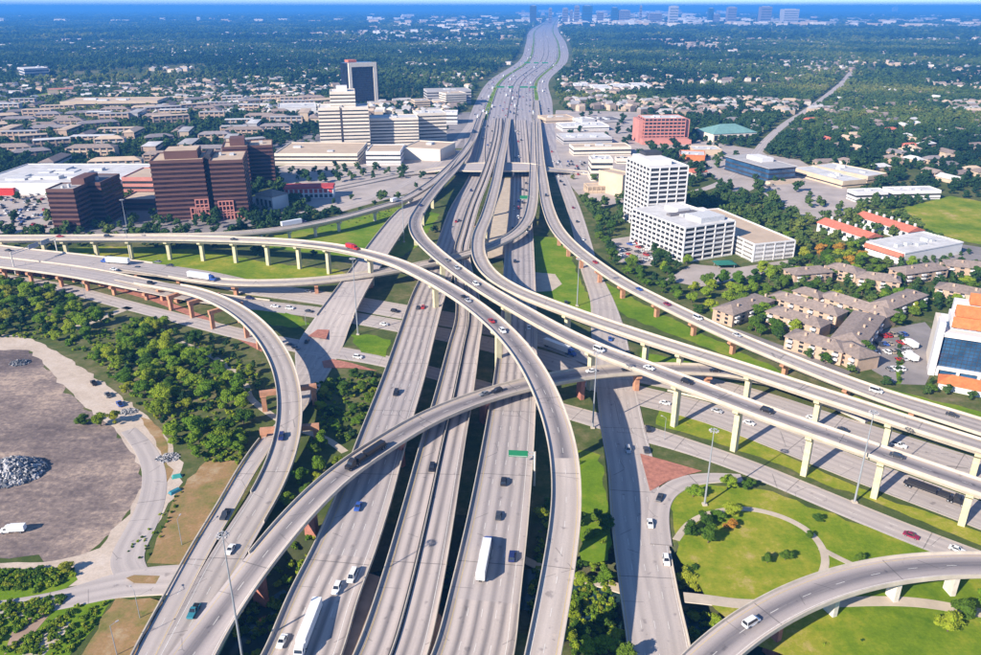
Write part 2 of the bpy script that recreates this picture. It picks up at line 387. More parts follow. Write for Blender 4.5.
def sweep(path, prof, mats, midx, i0=0, i1=None, z=0.0, uv=False, closed=True, caps=True, name='sweep'):
    """prof: list of (side, metres, dz): offset = side*halfwidth + metres"""
    i1 = len(path.p) if i1 is None else i1
    idx = range(i0, i1); V = []; F = []; M = []; UV = []
    k = len(prof); offs = []
    for i in idx:
        for sd, mm, dz in prof:
            o = sd * path.w[i] / 2 + mm
            V.append((path.p[i, 0] + path.r[i, 0] * o, path.p[i, 1] + path.r[i, 1] * o, path.p[i, 2] + dz + z)); offs.append(o + path.w[i] / 2)
    n = len(idx); kk = k if closed else k - 1
    for a in range(n - 1):
        for j in range(kk):
            b = (j + 1) % k
            f = (a * k + j, a * k + b, (a + 1) * k + b, (a + 1) * k + j); F.append(f); M.append(midx[j])
            if uv:
                s0, s1 = path.s[i0 + a], path.s[i0 + a + 1]
                UV += [(offs[f[0]], s0), (offs[f[1]], s0), (offs[f[2]], s1), (offs[f[3]], s1)]
    if closed and caps:
        F.append(tuple(range(k))[::-1]); M.append(midx[0]); F.append(tuple((n - 1) * k + j for j in range(k))); M.append(midx[0])
        if uv: UV += [(0, 0)] * (2 * k)
    return mesh_from(name, V, F, mats, M, UV if uv else None)
def strips(path, rows, dashes, z=0.02):
    """painted lines: rows of (offset from centre fn, width, material index); dashes (offset fn, width, on, off, mat)"""
    mb = MB()
    def seg(i, j, of, w, m):
        q = []
        for kx, sg in ((i, -1), (i, 1), (j, 1), (j, -1)):
            o = of(path.w[kx]) + sg * w / 2
            q.append((path.p[kx, 0] + path.r[kx, 0] * o, path.p[kx, 1] + path.r[kx, 1] * o, path.p[kx, 2] + z))
        mb.quad(q, m)
    for of, w, m in rows:
        for i in range(len(path.p) - 1): seg(i, i + 1, of, w, m)
    st = path.s[1] - path.s[0]
    for of, w, on, off, m in dashes:
        a = 0.0; per = on + off
        while a + on < path.s[-1]:
            i = int(a / st); j = max(i + 1, int((a + on) / st)); j = min(j, len(path.p) - 1)
            if j > i: seg(i, j, of, w, m)
            a += per
    return mb
ROADS = {}
def road(key, name, ctrl, mat, lanes, label, cat=None, elev=True, parapet=True, depth=2.0, median=None, twoway=False, shoulder=1.6, step=3.0, group=None, occ=True, zl=0.0, marks=True, par_h=0.95, par=None, resurf=()):
    p = Path(ctrl, step); ROADS[key] = p
    if zl: p.p[:, 2] += zl
    if cat: root = thing(name, label, cat, tuple(p.p[0]), 0, group); inv = Matrix.Translation(-Vector(p.p[0]))
    else: root = None
    def put(nm, me, kind=None):
        if root is not None:
            me.transform(inv); return link(nm, me, root, kind=kind)
        o = link(nm, me, ROADROOT.get(key), kind=kind); return o
    if elev:
        d = depth
        prof = [(-1, 0, 0), (1, 0, 0), (1, 0, -0.45), (1, -1.3, -0.6), (0.62, -0.2, -d), (-0.62, 0.2, -d), (-1, 1.3, -0.6), (-1, 0, -0.45)]
        me = sweep(p, prof, [mat, GIRDER], [0] + [1] * 7, uv=True, name='deck')
    else:
        prof = [(-1, 0, 0), (1, 0, 0), (1, 0.12, -0.25), (-1, -0.12, -0.25)]
        me = sweep(p, prof, [mat, GIRDER], [0, 1, 1, 1], uv=True, name='deck')
    for (ua, va, ub, vb, m2) in resurf:                              # stretches relaid in another surface
        a, b = sorted((p.at_px(ua, va)[1], p.at_px(ub, vb)[1])); me.materials.append(m2); kk = len(prof)
        for q in range(a, min(b, len(p.p) - 1)): me.polygons[q * kk].material_index = len(me.materials) - 1
    if root is None:
        ro = link(name, me, kind='structure', label=label); ROADROOT[key] = ro
    else: DK = put('deck', me)
    if parapet:
        for sd in (-1, 1):
            lim = (par or {}).get(sd); i0, i1 = (0, None) if lim is None else tuple(sorted((p.at_px(*lim[0])[1], p.at_px(*lim[1])[1])))
            a, b = (0.0, -0.38) if sd > 0 else (0.0, 0.38)
            prof = [(sd, a - 0.0 if sd < 0 else b, 0.003), (sd, b if sd < 0 else a, 0.003), (sd, (b if sd < 0 else a) * 0.75, par_h), (sd, (a if sd < 0 else b) * 0.75, par_h)]
            put('parapet', sweep(p, prof, [PARAPET], [0] * 4, i0, i1, name='parapet'))
    if median is not None:
        for mo in (median if isinstance(median, (list, tuple)) else [median]):
            prof = [(mo, -0.28, 0.003), (mo, 0.28, 0.003), (mo, 0.12, 0.95), (mo, -0.12, 0.95)]
            put('median_barrier', sweep(p, prof, [PARAPET], [0] * 4, name='median_barrier'))
            sh = sweep(p, [(mo, -0.75, 0.012), (mo, 0.75, 0.012)], [DARKJOINT], [0], closed=False, name='drain_strip')
            put('drain_strip', sh)
    if marks:
        rows = [(lambda w: -w / 2 + shoulder, 0.11, 1 if not twoway else 0), (lambda w: w / 2 - shoulder, 0.12, 0)]
        if twoway: rows += [(lambda w: -0.18, 0.16, 1), (lambda w: 0.18, 0.16, 1)]
        da = []
        for k in range(1, lanes):
            da.append(((lambda w, k=k: -w / 2 + shoulder + (w - 2 * shoulder) * k / lanes), 0.11, 3.0, 9.2, 0))
        lm_ = put('lane_marking', strips(p, rows, da).mesh('lane_marking', [WHITE_LINE, YELLOW_LINE]), 'stuff')
        if root is not None: lm_.parent = DK
    if occ:
        h = p.w / 2 + 1.5
        L_ = p.p[:, :2] - p.r * h[:, None]; R_ = p.p[:, :2] + p.r * h[:, None]
        for i in range(0, len(p.p) - 1, 3):
            j = min(len(p.p) - 1, i + 3); occ_poly([L_[i], L_[j], R_[j], R_[i]])
    return root
ROADROOT = {}
def piers(key, root, px, mat, style='hammer', width=None, cw=2.4, zb=None, spans=None):
    """px: sight points of the pier feet; each snaps to the road's line"""
    p = ROADS[key]
    for q in px:
        b = P(q[0], q[1], 0); i = p.near(b.x, b.y)
        pier_at(p, root, i, mat, style, cw, q[2] if len(q) > 2 else None)
def pier_at(p, root, i, mat, style, cw, half=None):
    x, y, z = p.p[i]; g = float(gz(x, y)) - 0.3
    top = z - 2.03; mb = MB(); w = p.w[i]
    if style == 'hammer':
        c = cw / 2; hw = min(w * 0.36, 4.2); zt = max(g + 0.6, top - 2.6)
        mb.box(-c, c, -c * .8, c * .8, g, zt)
        n = len(mb.v)
        mb.v += [(-c, -c * .8, zt), (c, -c * .8, zt), (c, c * .8, zt), (-c, c * .8, zt), (-hw, -c * .85, top - 0.9), (hw, -c * .85, top - 0.9), (hw, c * .85, top - 0.9), (-hw, c * .85, top - 0.9)]
        for f in ((0, 1, 5, 4), (1, 2, 6, 5), (2, 3, 7, 6), (3, 0, 4, 7)): mb.f.append(tuple(n + k for k in f)); mb.m.append(0)
        mb.box(-hw, hw, -c * .85, c * .85, top - 0.9, top)
    elif style == 'wall':
        c = cw / 2
        mb.box(-c * 1.7, c * 1.7, -c * .7, c * .7, g, top - 1.0, taper=0.0)
        mb.box(-c * 1.95, c * 1.95, -c * .85, c * .85, top - 1.0, top)
    elif style == 'straddle':
        hw = half or (w / 2 + 4); c = cw / 2
        for sx in (-1, 1):
            mb.box(sx * hw - c, sx * hw + c, -c, c, g, top - 1.8); mb.box(sx * hw - c * 1.3, sx * hw + c * 1.3, -c * 1.25, c * 1.25, top - 1.8, top - 1.4)
        mb.box(-hw - c * 1.4, hw + c * 1.4, -c * 1.05, c * 1.05, top - 1.4, top + 0.6)
    elif style == 'twin':
        c = cw / 2; hw = w * 0.3
        for sx in (-1, 1): mb.box(sx * hw - c, sx * hw + c, -c, c, g, top - 1.2)
        mb.box(-w * 0.46, w * 0.46, -c * 1.1, c * 1.1, top - 1.2, top + 0.4)
    ang = math.atan2(p.t[i, 1], p.t[i, 0]) - math.pi / 2
    me = mb.mesh('pier', [mat])
    base = root.location if root is not None else Vector((0, 0, 0))
    link('pier', me, root, Vector((x, y, 0)) - Vector((base.x, base.y, base.z)), ang)
def auto_piers(key, root, spacing, mat, style='hammer', s0=10, s1=None, cw=2.4, skip=()):
    p = ROADS[key]; s = s0
    while s < (s1 if s1 is not None else p.s[-1]):
        i = int(np.searchsorted(p.s, s)); i = min(i, len(p.p) - 1)
        if p.p[i, 2] - float(gz(p.p[i, 0], p.p[i, 1])) > 3.5 and not any(a < s < b for a, b in skip): pier_at(p, root, i, mat, style, cw)
        s += spacing
# ================================================================== ground sheets (grass, lots, tracks)
SH = sheet
SH('park_lawn', [(672, 496), (700, 484), (760, 489), (860, 524), (960, 556), (1010, 575), (1010, 700), (880, 690), (745, 640), (700, 590), (676, 545)], GRASS, 0.03, label='mown lawn with tan patches inside the curving ramp')
SH('verge', [(656, 424), (700, 437), (760, 457), (860, 497), (981, 545), (1010, 556), (1010, 541), (860, 489), (745, 437), (660, 408)], GRASS, 0.03, label='grass verge between the frontage road and the cross highway')
SH('lawn', [(533, 236), (562, 238), (590, 300), (600, 318), (545, 304), (533, 288)], GREENGRASS, 0.03, label='green lawn beside the right carriageway')
SH('verge', [(0, 252), (110, 246), (205, 250), (262, 262), (340, 270), (352, 276), (300, 284), (240, 284), (190, 276), (100, 262)], GRASS, 0.03, label='grass strip under the cream viaduct')
SH('verge', [(230, 244), (340, 222), (402, 206), (440, 214), (418, 246), (392, 262), (340, 256)], GREENGRASS, 0.03, label='green slope under the upper ramp')
SH('verge', [(247, 308), (272, 308), (296, 316), (312, 324), (296, 328), (268, 324)], GREENGRASS, 0.07, label='green lens of grass between the ramps')
SH('verge', [(350, 335), (368, 334), (392, 340), (386, 357), (362, 352)], GREENGRASS, 0.07, label='small grass patch beside the brick islands')
SH('verge', [(600, 302), (640, 322), (700, 345), (760, 369), (820, 392), (900, 420), (981, 452), (981, 440), (900, 411), (800, 380), (700, 333), (640, 302), (600, 280)], GREENGRASS, 0.03, label='grass verge under the outer right flyover')
SH('verge', [(700, 330), (760, 352), (830, 384), (900, 404), (981, 420), (981, 412), (900, 392), (850, 378), (760, 344)], GREENGRASS, 0.03, label='narrow green verge in front of the apartments')
SH('verge', [(640, 352), (700, 364), (720, 372), (700, 376), (644, 372)], GREENGRASS, 0.05, label='green triangle under the cream flyovers')
SH('verge', [(575, 450), (600, 455), (612, 520), (608, 560), (582, 560)], GREENGRASS, 0.03, occ=0, label='grass between the big curve and the frontage bridge')
SH('gravel_apron', [(533, 272), (555, 274), (562, 284), (552, 291), (533, 292)], PATH_M, 0.06, label='pale rounded apron on the lawn')
SH('brick_apron', [(0, 270), (90, 283), (150, 300), (205, 322), (262, 352), (262, 344), (205, 316), (150, 294), (60, 275), (0, 264)], BRICKRED, 0.03, label='red brown paving under the left viaduct')
SH('dirt_lot', [(-40, 350), (28, 350), (52, 372), (75, 398), (108, 424), (128, 446), (145, 478), (128, 512), (100, 545), (60, 560), (-40, 556)], DIRT, 0.03, label='grey churned dirt lot')
SH('dirt_track', [(-40, 332), (20, 336), (45, 345), (75, 362), (110, 388), (150, 420), (172, 446), (182, 470), (176, 496), (150, 535), (140, 562), (118, 574), (80, 585), (-40, 600), (-40, 566), (60, 560), (100, 548), (128, 514), (146, 478), (128, 446), (108, 424), (75, 398), (52, 372), (28, 350), (-40, 348)], TRACK, 0.045, label='pale sandy track around the dirt lot')
SH('dry_verge', [(140, 417), (152, 420), (168, 445), (172, 470), (160, 500), (144, 525), (139, 520), (155, 494), (162, 468), (158, 446)], DRYGRASS, 0.06, label='dry grass strip along the sandy track')
SH('dry_slope', [(178, 492), (210, 455), (244, 462), (222, 500), (196, 545), (184, 565), (146, 563), (160, 530)], DRYGRASS, 0.05, label='dry brown slope beside the merging ramp')
SH('dry_slope', [(116, 598), (150, 598), (163, 602), (150, 628), (128, 668), (70, 668), (90, 640)], DRYGRASS, 0.05, label='burnt orange slope at the bottom corner')
SH('scrub_ground', [(-40, 572), (70, 568), (78, 580), (40, 600), (-40, 602)], GREENGRASS, 0.06, occ=0, label='weedy strip beside the dirt lot')
SH('scrub_ground', [(-40, 603), (40, 598), (62, 592), (112, 598), (84, 640), (60, 670), (-40, 670)], GREENGRASS, 0.05, occ=0, label='overgrown ground at the bottom left corner')
SH('foundation_slab', [(12, 632), (40, 608), (52, 612), (28, 640), (4, 655)], TANPAVE, 0.09, label='tan foundation slab among the weeds')
SH('foundation_slab', [(22, 655), (56, 618), (74, 624), (44, 655)], PATH_M, 0.09, label='pale foundation slab beside the ditch')
# abutment slopes between the near decks
SH('slope_paving', [(369, 573), (383, 578), (356, 668), (334, 668)], TANPAVE, 2.2, occ=0, label='tan paved slope between the left and middle decks')
SH('slope_paving', [(437, 612), (446, 620), (436, 668), (424, 668)], TANPAVE, 2.2, occ=0, label='tan paved slope between the middle and right decks')
SH('slab_paving', [(479, 258), (509, 258), (513, 215), (515, 178), (499, 178), (491, 215)], PATH_M, .06, label='pale slab strip between the median flyover and the right carriageway')
# city paving
SH('city_paving', [(-80, 190), (60, 190), (60, 232), (-80, 236)], LOTPALE, 0.03, occ=2, label='pale parking lot beside the red brown office block')
SH('city_paving', [(40, 236), (130, 200), (270, 196), (300, 215), (220, 233)], LOT, 0.035, occ=2, label='dark paving around the red brown towers')
SH('city_paving', [(270, 168), (370, 150), (470, 150), (462, 165), (420, 190), (340, 212), (300, 205)], LOTPALE, 0.03, occ=2, label='pale paving in front of the stepped offices')
SH('city_paving', [(270, 145), (360, 120), (470, 112), (482, 122), (466, 148), (370, 150), (275, 166)], LOT, 0.04, occ=2, label='paving around the stepped offices')
SH('city_paving', [(548, 150), (556, 110), (640, 112), (652, 150), (640, 200), (590, 208), (566, 180)], LOTPALE, 0.03, occ=2, label='pale paving around the low shops')
SH('city_paving', [(640, 145), (700, 140), (760, 150), (790, 170), (740, 196), (690, 160)], LOTPALE, 0.035, occ=2, label='pale paving behind the white tower')
SH('car_park', [(605, 240), (632, 236), (660, 258), (652, 266), (618, 262)], LOTPALE, 0.05, label='small car park below the white offices')
SH('car_park', [(665, 280), (692, 264), (735, 268), (800, 258), (796, 266), (735, 280), (700, 287)], LOTPALE, 0.05, occ=1, label='paved forecourt of the white offices')
SH('car_park', [(862, 345), (882, 330), (925, 322), (945, 345), (925, 385), (896, 384), (872, 370)], LOT, 0.05, occ=1, label='car park between the apartments and the glass office')
SH('car_park', [(700, 322), (740, 330), (800, 352), (852, 372), (846, 376), (780, 350), (720, 334)], LOT, 0.05, occ=0, label='driveway in front of the apartments')
SH('open_field', [(886, 212), (950, 196), (1010, 206), (1010, 250), (968, 242), (930, 232)], GRASS, 0.04, label='large olive field beside the tiled houses')
SH('city_paving', [(880, 255), (960, 244), (1000, 250), (1000, 275), (900, 272)], LOT, 0.04, occ=2, label='paving around the white flat roofed block')
SH('city_paving', [(740, 150), (800, 160), (850, 190), (870, 210), (800, 222), (760, 190)], LOTPALE, 0.03, occ=2, label='streets around the dark glass pavilion')
SH('open_field', [(20, 95), (62, 92), (60, 98), (10, 102)], GREENGRASS, 0.3, label='far green field behind the flats')

# ================================================================== roads
US_L = 'concrete carriageway of the main highway, leftmost of the three decks'
W20 = 20.5
road('A', 'highway_carriageway', [(285, 690, 2.6, 21), (303, 655, 3, 21), (322, 600, 4.2, 20.5), (343, 553, 5.4, 20), (364, 497, 6.6, 19.5), (383, 438, 7.6, 19), (403, 380, 8, 19), (418, 330, 8, 19), (429, 295, 7.5, 19.5), (448, 252, 4, 20), (461, 210, 1, 19.5), (480, 172, .3, 19), (490, 120, .2, 19.5)],
     CONC, 4, 'near left carriageway of the main highway on a bridge deck', median=None, shoulder=2.4, resurf=((343, 553, 403, 380, DARKDECK), (448, 252, 490, 120, DARKDECK)))
road('B', 'highway_carriageway', [(376, 690, 2.6, 19.2), (391.5, 655, 3, 19.2), (410, 590, 4.4, 18.6), (426, 522, 6.1, 18), (444, 438, 7.7, 17), (453, 400, 8, 16.5), (464, 345, 8, 15.5), (469, 318, 8, 14.5), (461.5, 252, 8, 10.5), (466, 232, 8, 10), (474, 205, 8, 10), (484, 180, 8.6, 10), (491.5, 158, 8, 10), (497, 135, 5, 10), (499, 118, .3, 10)],
     CONC, 2, 'middle deck of the main highway with a barrier along its centre', median=0.0, shoulder=1.8)
road('C', 'highway_carriageway', [(461, 690, 2.6, 21.5), (474, 655, 3, 21.3), (484, 600, 4.2, 20.6), (497.5, 522, 6.1, 20), (509, 438, 7.6, 19.5), (515, 380, 8, 19), (518.5, 330, 8, 19), (519, 290, 7.2, 19.5), (519.5, 252, 4, 20), (520.5, 205, 1, 19), (520.5, 172, .3, 19), (519, 120, .2, 21)],
     CONC, 4, 'near right carriageway of the main highway on a bridge deck', shoulder=2.4, resurf=((486, 600, 512, 400, DARKDECK), (519, 290, 520, 205, DARKDECK)))
# wide far highway
road('FAR', 'distant_highway', [(509, 166, 0.05, 96), (510, 150, .05, 112), (511, 120, 0.05, 130), (514, 101, .05, 140), (519, 81, 0.05, 140), (543, 61, .05, 155), (546, 44, .05, 190), (544, 31, .05, 210), (550, 23, .05, 170), (557, 16.5, .05, 110)], FARPAVE, 22, 'wide many laned highway running to the distant city', elev=False, parapet=False, shoulder=3, step=15, median=[-0.55, -0.1, 0.1, 0.5])
for mo_, wd_, lb_ in ((-.62, 7, 'dark green strip left of the far main lanes'), (.6, 7, 'dark green strip right of the far main lanes')):
    link('grass_median', sweep(ROADS['FAR'], [(mo_, -wd_ / 2, .05), (mo_, wd_ / 2, .05)], [GREENGRASS], [0], 6, None, closed=False, name='grass_median'), kind='structure', label=lb_)
# cross highway (both carriageways), low
road('LBJW', 'cross_highway', [(-60, 243, 9, 22), (0, 252, 9, 22), (80, 261, 8.6, 22), (150, 269, 6.4, 21), (200, 276, 3.2, 20), (260, 289, .4, 20), (330, 299, .12, 20), (400, 311, .12, 20), (480, 325, .12, 20), (560, 343, .12, 20), (620, 368, .12, 20), (700, 385, .12, 20), (760, 401, .12, 20), (820, 421, .12, 20), (900, 446, .12, 20), (981, 472, .12, 20), (1060, 500, .12, 20)], STREET, 4, 'upper carriageway of the cross highway passing under the flyovers', elev=True, depth=1.2, parapet=False)
road('LBJE', 'cross_highway', [(-60, 256, 9, 16), (0, 262.5, 9, 16), (80, 273, 8.6, 16), (150, 287, 6.4, 15), (200, 297, 3.2, 14), (260, 305, .4, 14), (330, 314, .12, 15), (400, 326, .12, 15), (480, 342, .12, 16), (560, 364, .12, 17), (620, 390, .12, 18), (700, 410, .12, 18), (760, 431, .12, 18), (860, 470, .12, 18), (981, 515, .12, 18), (1060, 546, .12, 18)], STREET, 3, 'lower carriageway of the cross highway passing under the flyovers', elev=True, depth=1.2, parapet=False)
# frontage roads and streets
road('FE', 'frontage_road', [(-60, 268, .06, 11), (0, 277, .06, 11), (60, 287, .06, 11), (120, 303, .06, 11), (190, 321, .06, 11), (250, 336, .06, 12), (310, 348, .06, 14), (370, 358, .06, 12), (430, 372, .06, 11), (520, 398, .06, 11), (590, 418, .06, 12), (640, 432, .06, 13), (690, 447, .06, 11), (750, 468, .06, 11), (820, 497, .06, 11), (900, 530, .06, 11), (960, 553, .06, 11), (1060, 590, .06, 11)], STREET, 3, 'frontage road running below the cross highway', elev=False, parapet=False, shoulder=.6)
road('S', 'frontage_street', [(662, 700, 0.2, 17), (660, 655, .2, 17), (650, 600, .2, 17), (638, 522, .2, 18), (632, 470, .2, 18), (623, 430, .2, 18), (615, 380, .22, 18), (608, 330, .2, 18), (602, 300, .2, 14), (590, 270, .2, 12), (584, 245, .2, 12), (573, 207, .2, 12), (561, 177, .2, 12), (551, 150, .2, 13)], STREET, 4, 'frontage street on a bridge beside the park lawn', elev=True, depth=1.0, parapet=False, shoulder=.8)
road('W', 'cross_street', [(440, 178, 1, 14), (424, 196, 3, 16), (404, 215, 6, 17), (385, 240, 7, 18), (366, 268, 7, 18), (347, 297, 6.4, 19), (330, 325, 2.2, 22), (320, 345, .2, 24), (313, 372, .2, 16), (305, 395, 1.6, 8.5), (290, 417, 3, 7), (268, 441, 4.2, 6.4), (248, 470, 4.6, 6.2), (227, 507, 4.2, 6), (202, 549, 3.4, 6), (176, 598, 2.6, 6), (146, 655, 2.2, 6), (125, 700, 2, 6)], STREET, 2, 'cross street bridging the cross highway beside the brick islands', elev=True, depth=1.1, parapet=False, shoulder=.5, zl=0.05)
road('SIDE', 'side_road', [(205, 577, 2.2, 13), (180, 579, 1.2, 13), (150, 580, .3, 13), (118, 584, .08, 12), (70, 598, .08, 9), (0, 610, .08, 8), (-60, 616, .08, 8)], STREET, 1, 'side road joining the merging ramps', elev=False, parapet=False, marks=False)
road('LOT', 'gravel_road', [(140, 582, .1, 8), (124, 562, .1, 10), (140, 530, .1, 10), (152, 500, .1, 9), (154, 470, .1, 8), (143, 446, .1, 7), (128, 430, .1, 6)], STREET, 1, 'grey gravel road curving round the dirt lot', elev=False, parapet=False, marks=False)
road('TURN', 'turning_lane', [(661, 545, .26, 7), (658, 515, .26, 7), (663, 495, .26, 7), (684, 481, .26, 7), (715, 477, .26, 6), (742, 478, .26, 5)], STREET, 1, 'curving turn lane round the brick island', elev=False, parapet=False, marks=False)
road('PARKPATH', 'park_path', [(676, 540, .06, 2.4), (690, 522, .06, 2.4), (710, 513, .06, 2.4), (742, 508, .06, 2.4), (778, 515, .06, 2.4), (808, 530, .06, 2.4), (823, 548, .06, 2.4), (826, 565, .06, 2.4), (820, 578, .06, 2.4)], PATH_M, 1, 'curved pale footpath on the park lawn', elev=False, parapet=False, marks=False, step=2)
road('PARKPATH2', 'park_path', [(820, 548, .075, 2.2), (838, 558, .075, 2.2), (856, 566, .075, 2.2), (880, 578, .075, 2.2)], PATH_M, 1, 'short pale footpath branching off on the park lawn', elev=False, parapet=False, marks=False, step=2)
road('PARKPATH3', 'park_path', [(684, 597, .06, 4), (705, 599, .06, 4), (740, 604, .06, 4), (790, 604, .06, 4), (880, 601, .06, 4), (925, 603, .06, 4), (975, 612, .06, 4), (1040, 622, .06, 4)], PATH_M, 1, 'straight pale footpath below the park lawn', elev=False, parapet=False, marks=False, step=2)
road('TRAIL', 'footpath', [(180, 342, .06, 3), (200, 350, .06, 3), (220, 361, .06, 3), (236, 373, .06, 3), (246, 385, .06, 3), (250, 398, .06, 3), (262, 408, .06, 3), (276, 418, .06, 3), (300, 430, .06, 3), (325, 438, .06, 3), (345, 452, .06, 3)], PATH_M, 1, 'pale footpath winding past the wood', elev=False, parapet=False, marks=False, step=2)
road('TRAIL2', 'footpath', [(70, 330, .06, 6), (95, 320, .06, 6), (130, 307, .06, 6)], PATH_M, 1, 'short pale lane between the two woods', elev=False, parapet=False, marks=False, step=2)
road('CREEKPATH', 'footpath', [(500, 548, -5.8, 3), (530, 562, -5.8, 3), (560, 575, -5.8, 3), (600, 582, -5.8, 4), (625, 590, -5.8, 4)], PATH_M, 1, 'footpath crossing beside the creek under the decks', elev=False, parapet=False, marks=False, step=2)
road('XST', 'cross_street', [(300, 196, .1, 12), (360, 184, .1, 12), (420, 172, 2, 12), (452, 168, 6, 26), (468, 167.4, 7.2, 42), (500, 167.2, 7.4, 44), (527, 167.4, 7.2, 42), (546, 169, 6, 24), (575, 172, 1, 15), (640, 176, .1, 12), (700, 160, .1, 11)], STREET, 3, 'overpass street bridging the main highway', elev=True, depth=1.8, parapet=True, occ=True)
road('RST', 'tree_lined_street', [(660, 200, .1, 9), (716, 185, .1, 9), (752, 158, .1, 11), (765, 142, .1, 11), (785, 124, .1, 11), (810, 108, .1, 12), (840, 85, .1, 14), (852, 72, .1, 16)], STREET, 2, 'straight street cutting through the far woods', elev=False, parapet=False, marks=False, step=8)
road('LFRONT', 'frontage_street', [(300, 213, .1, 10), (350, 203, .1, 10), (400, 186, .1, 10), (435, 165, .1, 10), (458, 140, .1, 10), (474, 120, .1, 10)], STREET, 2, 'frontage street in front of the stepped offices', elev=False, parapet=False, marks=False)
SH('brick_island', [(640, 453.5), (664, 460), (702, 471), (688, 474.5), (668, 481), (650, 491)], BRICKRED, 0.33, label='red brick paved island at the frontage junction')
SH('brick_island', [(322, 361), (333, 359), (352, 363), (378, 371), (350, 368), (324, 368)], BRICKRED, 0.3, label='long red brick island on the cross street')
SH('brick_island', [(308, 336), (318, 329), (331, 325), (326, 339)], BRICKRED, 1.7, label='red brick triangle beside the cross street')
SH('grass_island', [(126, 578), (134, 575), (162, 576), (167, 580), (160, 584), (134, 583)], DRYGRASS, 0.6, label='small dry traffic island on the side road')

# -------- flyovers
r = road('L', 'curved_ramp', [(120, 277.5, 8.2, 8), (151, 283.6, 9, 8.6), (178, 288, 10.2, 9.2), (202, 294, 11.2, 9.6), (235.5, 309.5, 12.2, 9.8), (262, 332, 12, 10), (281, 362, 11.5, 10), (289, 393, 10.6, 10), (289.5, 420, 9, 10), (284, 450, 7, 10.2), (268, 489, 5, 10.5), (243, 530, 4.2, 11), (222, 565, 3.8, 11), (205, 598, 3.4, 10.5), (176, 650, 3, 9), (150, 700, 2.7, 9)], CONC_B, 2, 'pale curved ramp sweeping down past the wood on terracotta bents', 'ramp', shoulder=1.3, par={-1: ((176, 287.6), (246, 525)), 1: ((140, 281), (262, 500))})
piers('L', r, [(152, 317, 8.5), (178, 322, 8.5), (205, 331, 8.5)], PIER_O, 'straddle', cw=1.9)
piers('L', r, [(130, 312), (228, 342)], PIER_O, 'hammer', cw=2.2)
piers('L', r, [(291, 407, 10.5), (262, 446, 10)], PIER_O, 'straddle', cw=2.0)
piers('L', r, [(250, 352), (276, 470), (260, 500)], PIER_O, 'hammer', cw=2.4)
r = road('R6', 'curved_ramp', [(165, 700, 3.1, 15), (193, 655, 3.4, 12.5), (222, 612, 4.6, 10.5), (258, 563, 8, 10), (300, 513, 11.4, 10), (340, 475, 12.4, 10), (385, 444, 12.6, 10), (430, 418, 12.6, 10), (480, 398, 12.4, 10), (530, 384, 12, 10), (580, 374.5, 11.6, 10), (630, 369.5, 10.6, 10), (682, 369, 9.2, 10), (730, 372, 7.4, 10), (780, 382, 4.6, 9.5), (825, 399, 2, 9), (870, 420, .5, 8)], ASPH, 2, 'low grey curved ramp crossing above the three highway decks', 'ramp', shoulder=1.3, par={-1: ((262, 557), (868, 419))})
piers('R6', r, [(258, 585), (310, 530), (406, 466), (481, 423), (580, 401)], PIER_R, 'wall', cw=2.6)
piers('R6', r, [(640, 392), (712, 393)], PIER_O, 'hammer', cw=2.6)
r = road('G', 'curved_ramp', [(534, 120, 3, 9), (534, 150, 6, 9), (533.5, 180, 8, 9), (532, 205, 9, 9), (526, 223, 9.4, 9), (512, 236, 9.6, 9), (490, 246.5, 9.6, 9), (465, 254.5, 9.6, 9), (440, 261, 9.4, 9), (400, 269, 9, 9), (360, 275.5, 8.6, 9), (320, 280.3, 8, 9.2), (280, 282.8, 8, 9.4), (240, 283, 8, 9), (200, 279.5, 8, 8.6), (160, 272.5, 7.9, 8), (120, 267, 8.2, 7.5)], CONC_B, 2, 'low pale ramp curling under the flyovers to the left viaduct', 'ramp', shoulder=1.2, par={-1: ((534, 122), (170, 274)), 1: ((534, 122), (205, 280))})
piers('G', r, [(225, 302), (316, 305), (375, 290), (420, 283), (535, 222), (536, 195)], PIER_O, 'hammer', cw=2.6)
r = road('F5', 'flyover', [(536, 100, 1, 9.5), (538, 130, 4, 9.5), (540, 160, 7, 9.5), (543, 181, 8, 9.5), (548, 208, 9.4, 9.6), (557, 229, 9.6, 9.8), (572, 246, 9.6, 9.8), (595, 264, 9.6, 9.8), (621, 281.5, 9.6, 9.8), (652, 298, 9.4, 10), (699, 321, 9.2, 10), (733, 336.5, 9, 10), (760, 348, 8.6, 10.2), (805, 366.5, 8, 10.6), (850, 384, 7, 11.4), (895, 400, 6, 12.5), (940, 414, 5.4, 13.5), (981, 427, 4.8, 14), (1060, 452, 4, 14)], CONC_B, 2, 'outermost right flyover running past the apartments', 'flyover', shoulder=1.3)
piers('F5', r, [(556, 245), (565, 256), (576, 268), (581, 284), (620, 299), (651, 318), (690, 336), (728, 355), (786, 373), (850, 396), (910, 418)], PIER_O, 'hammer', cw=2.4)
r = road('F4', 'flyover', [(508, 118, 2, 9), (505, 138, 8, 9), (501, 158, 12, 9), (495.5, 185, 14, 9), (487, 215, 15.6, 9), (478.5, 238, 16.4, 9), (480, 259, 16.8, 9), (492, 275.5, 17, 9.2), (514, 289.5, 17, 9.4), (543, 301.5, 17, 9.4), (573, 312.5, 17, 9.4), (601, 322.5, 17, 9.4), (641.5, 336, 16.8, 9.4), (682, 349, 16.5, 9.4), (723, 362, 16.3, 9.5), (760, 374, 16, 9.5), (805, 389, 15.8, 9.6), (850, 403.5, 15.4, 9.6), (895, 418.5, 15, 9.6), (940, 433, 14.4, 9.6), (981, 446, 13.6, 9.6), (1060, 470, 12, 9.6)], CONC_B, 2, 'cream flyover leaving the highway median, between the other two right flyovers', 'flyover', shoulder=1.2, depth=2.4)
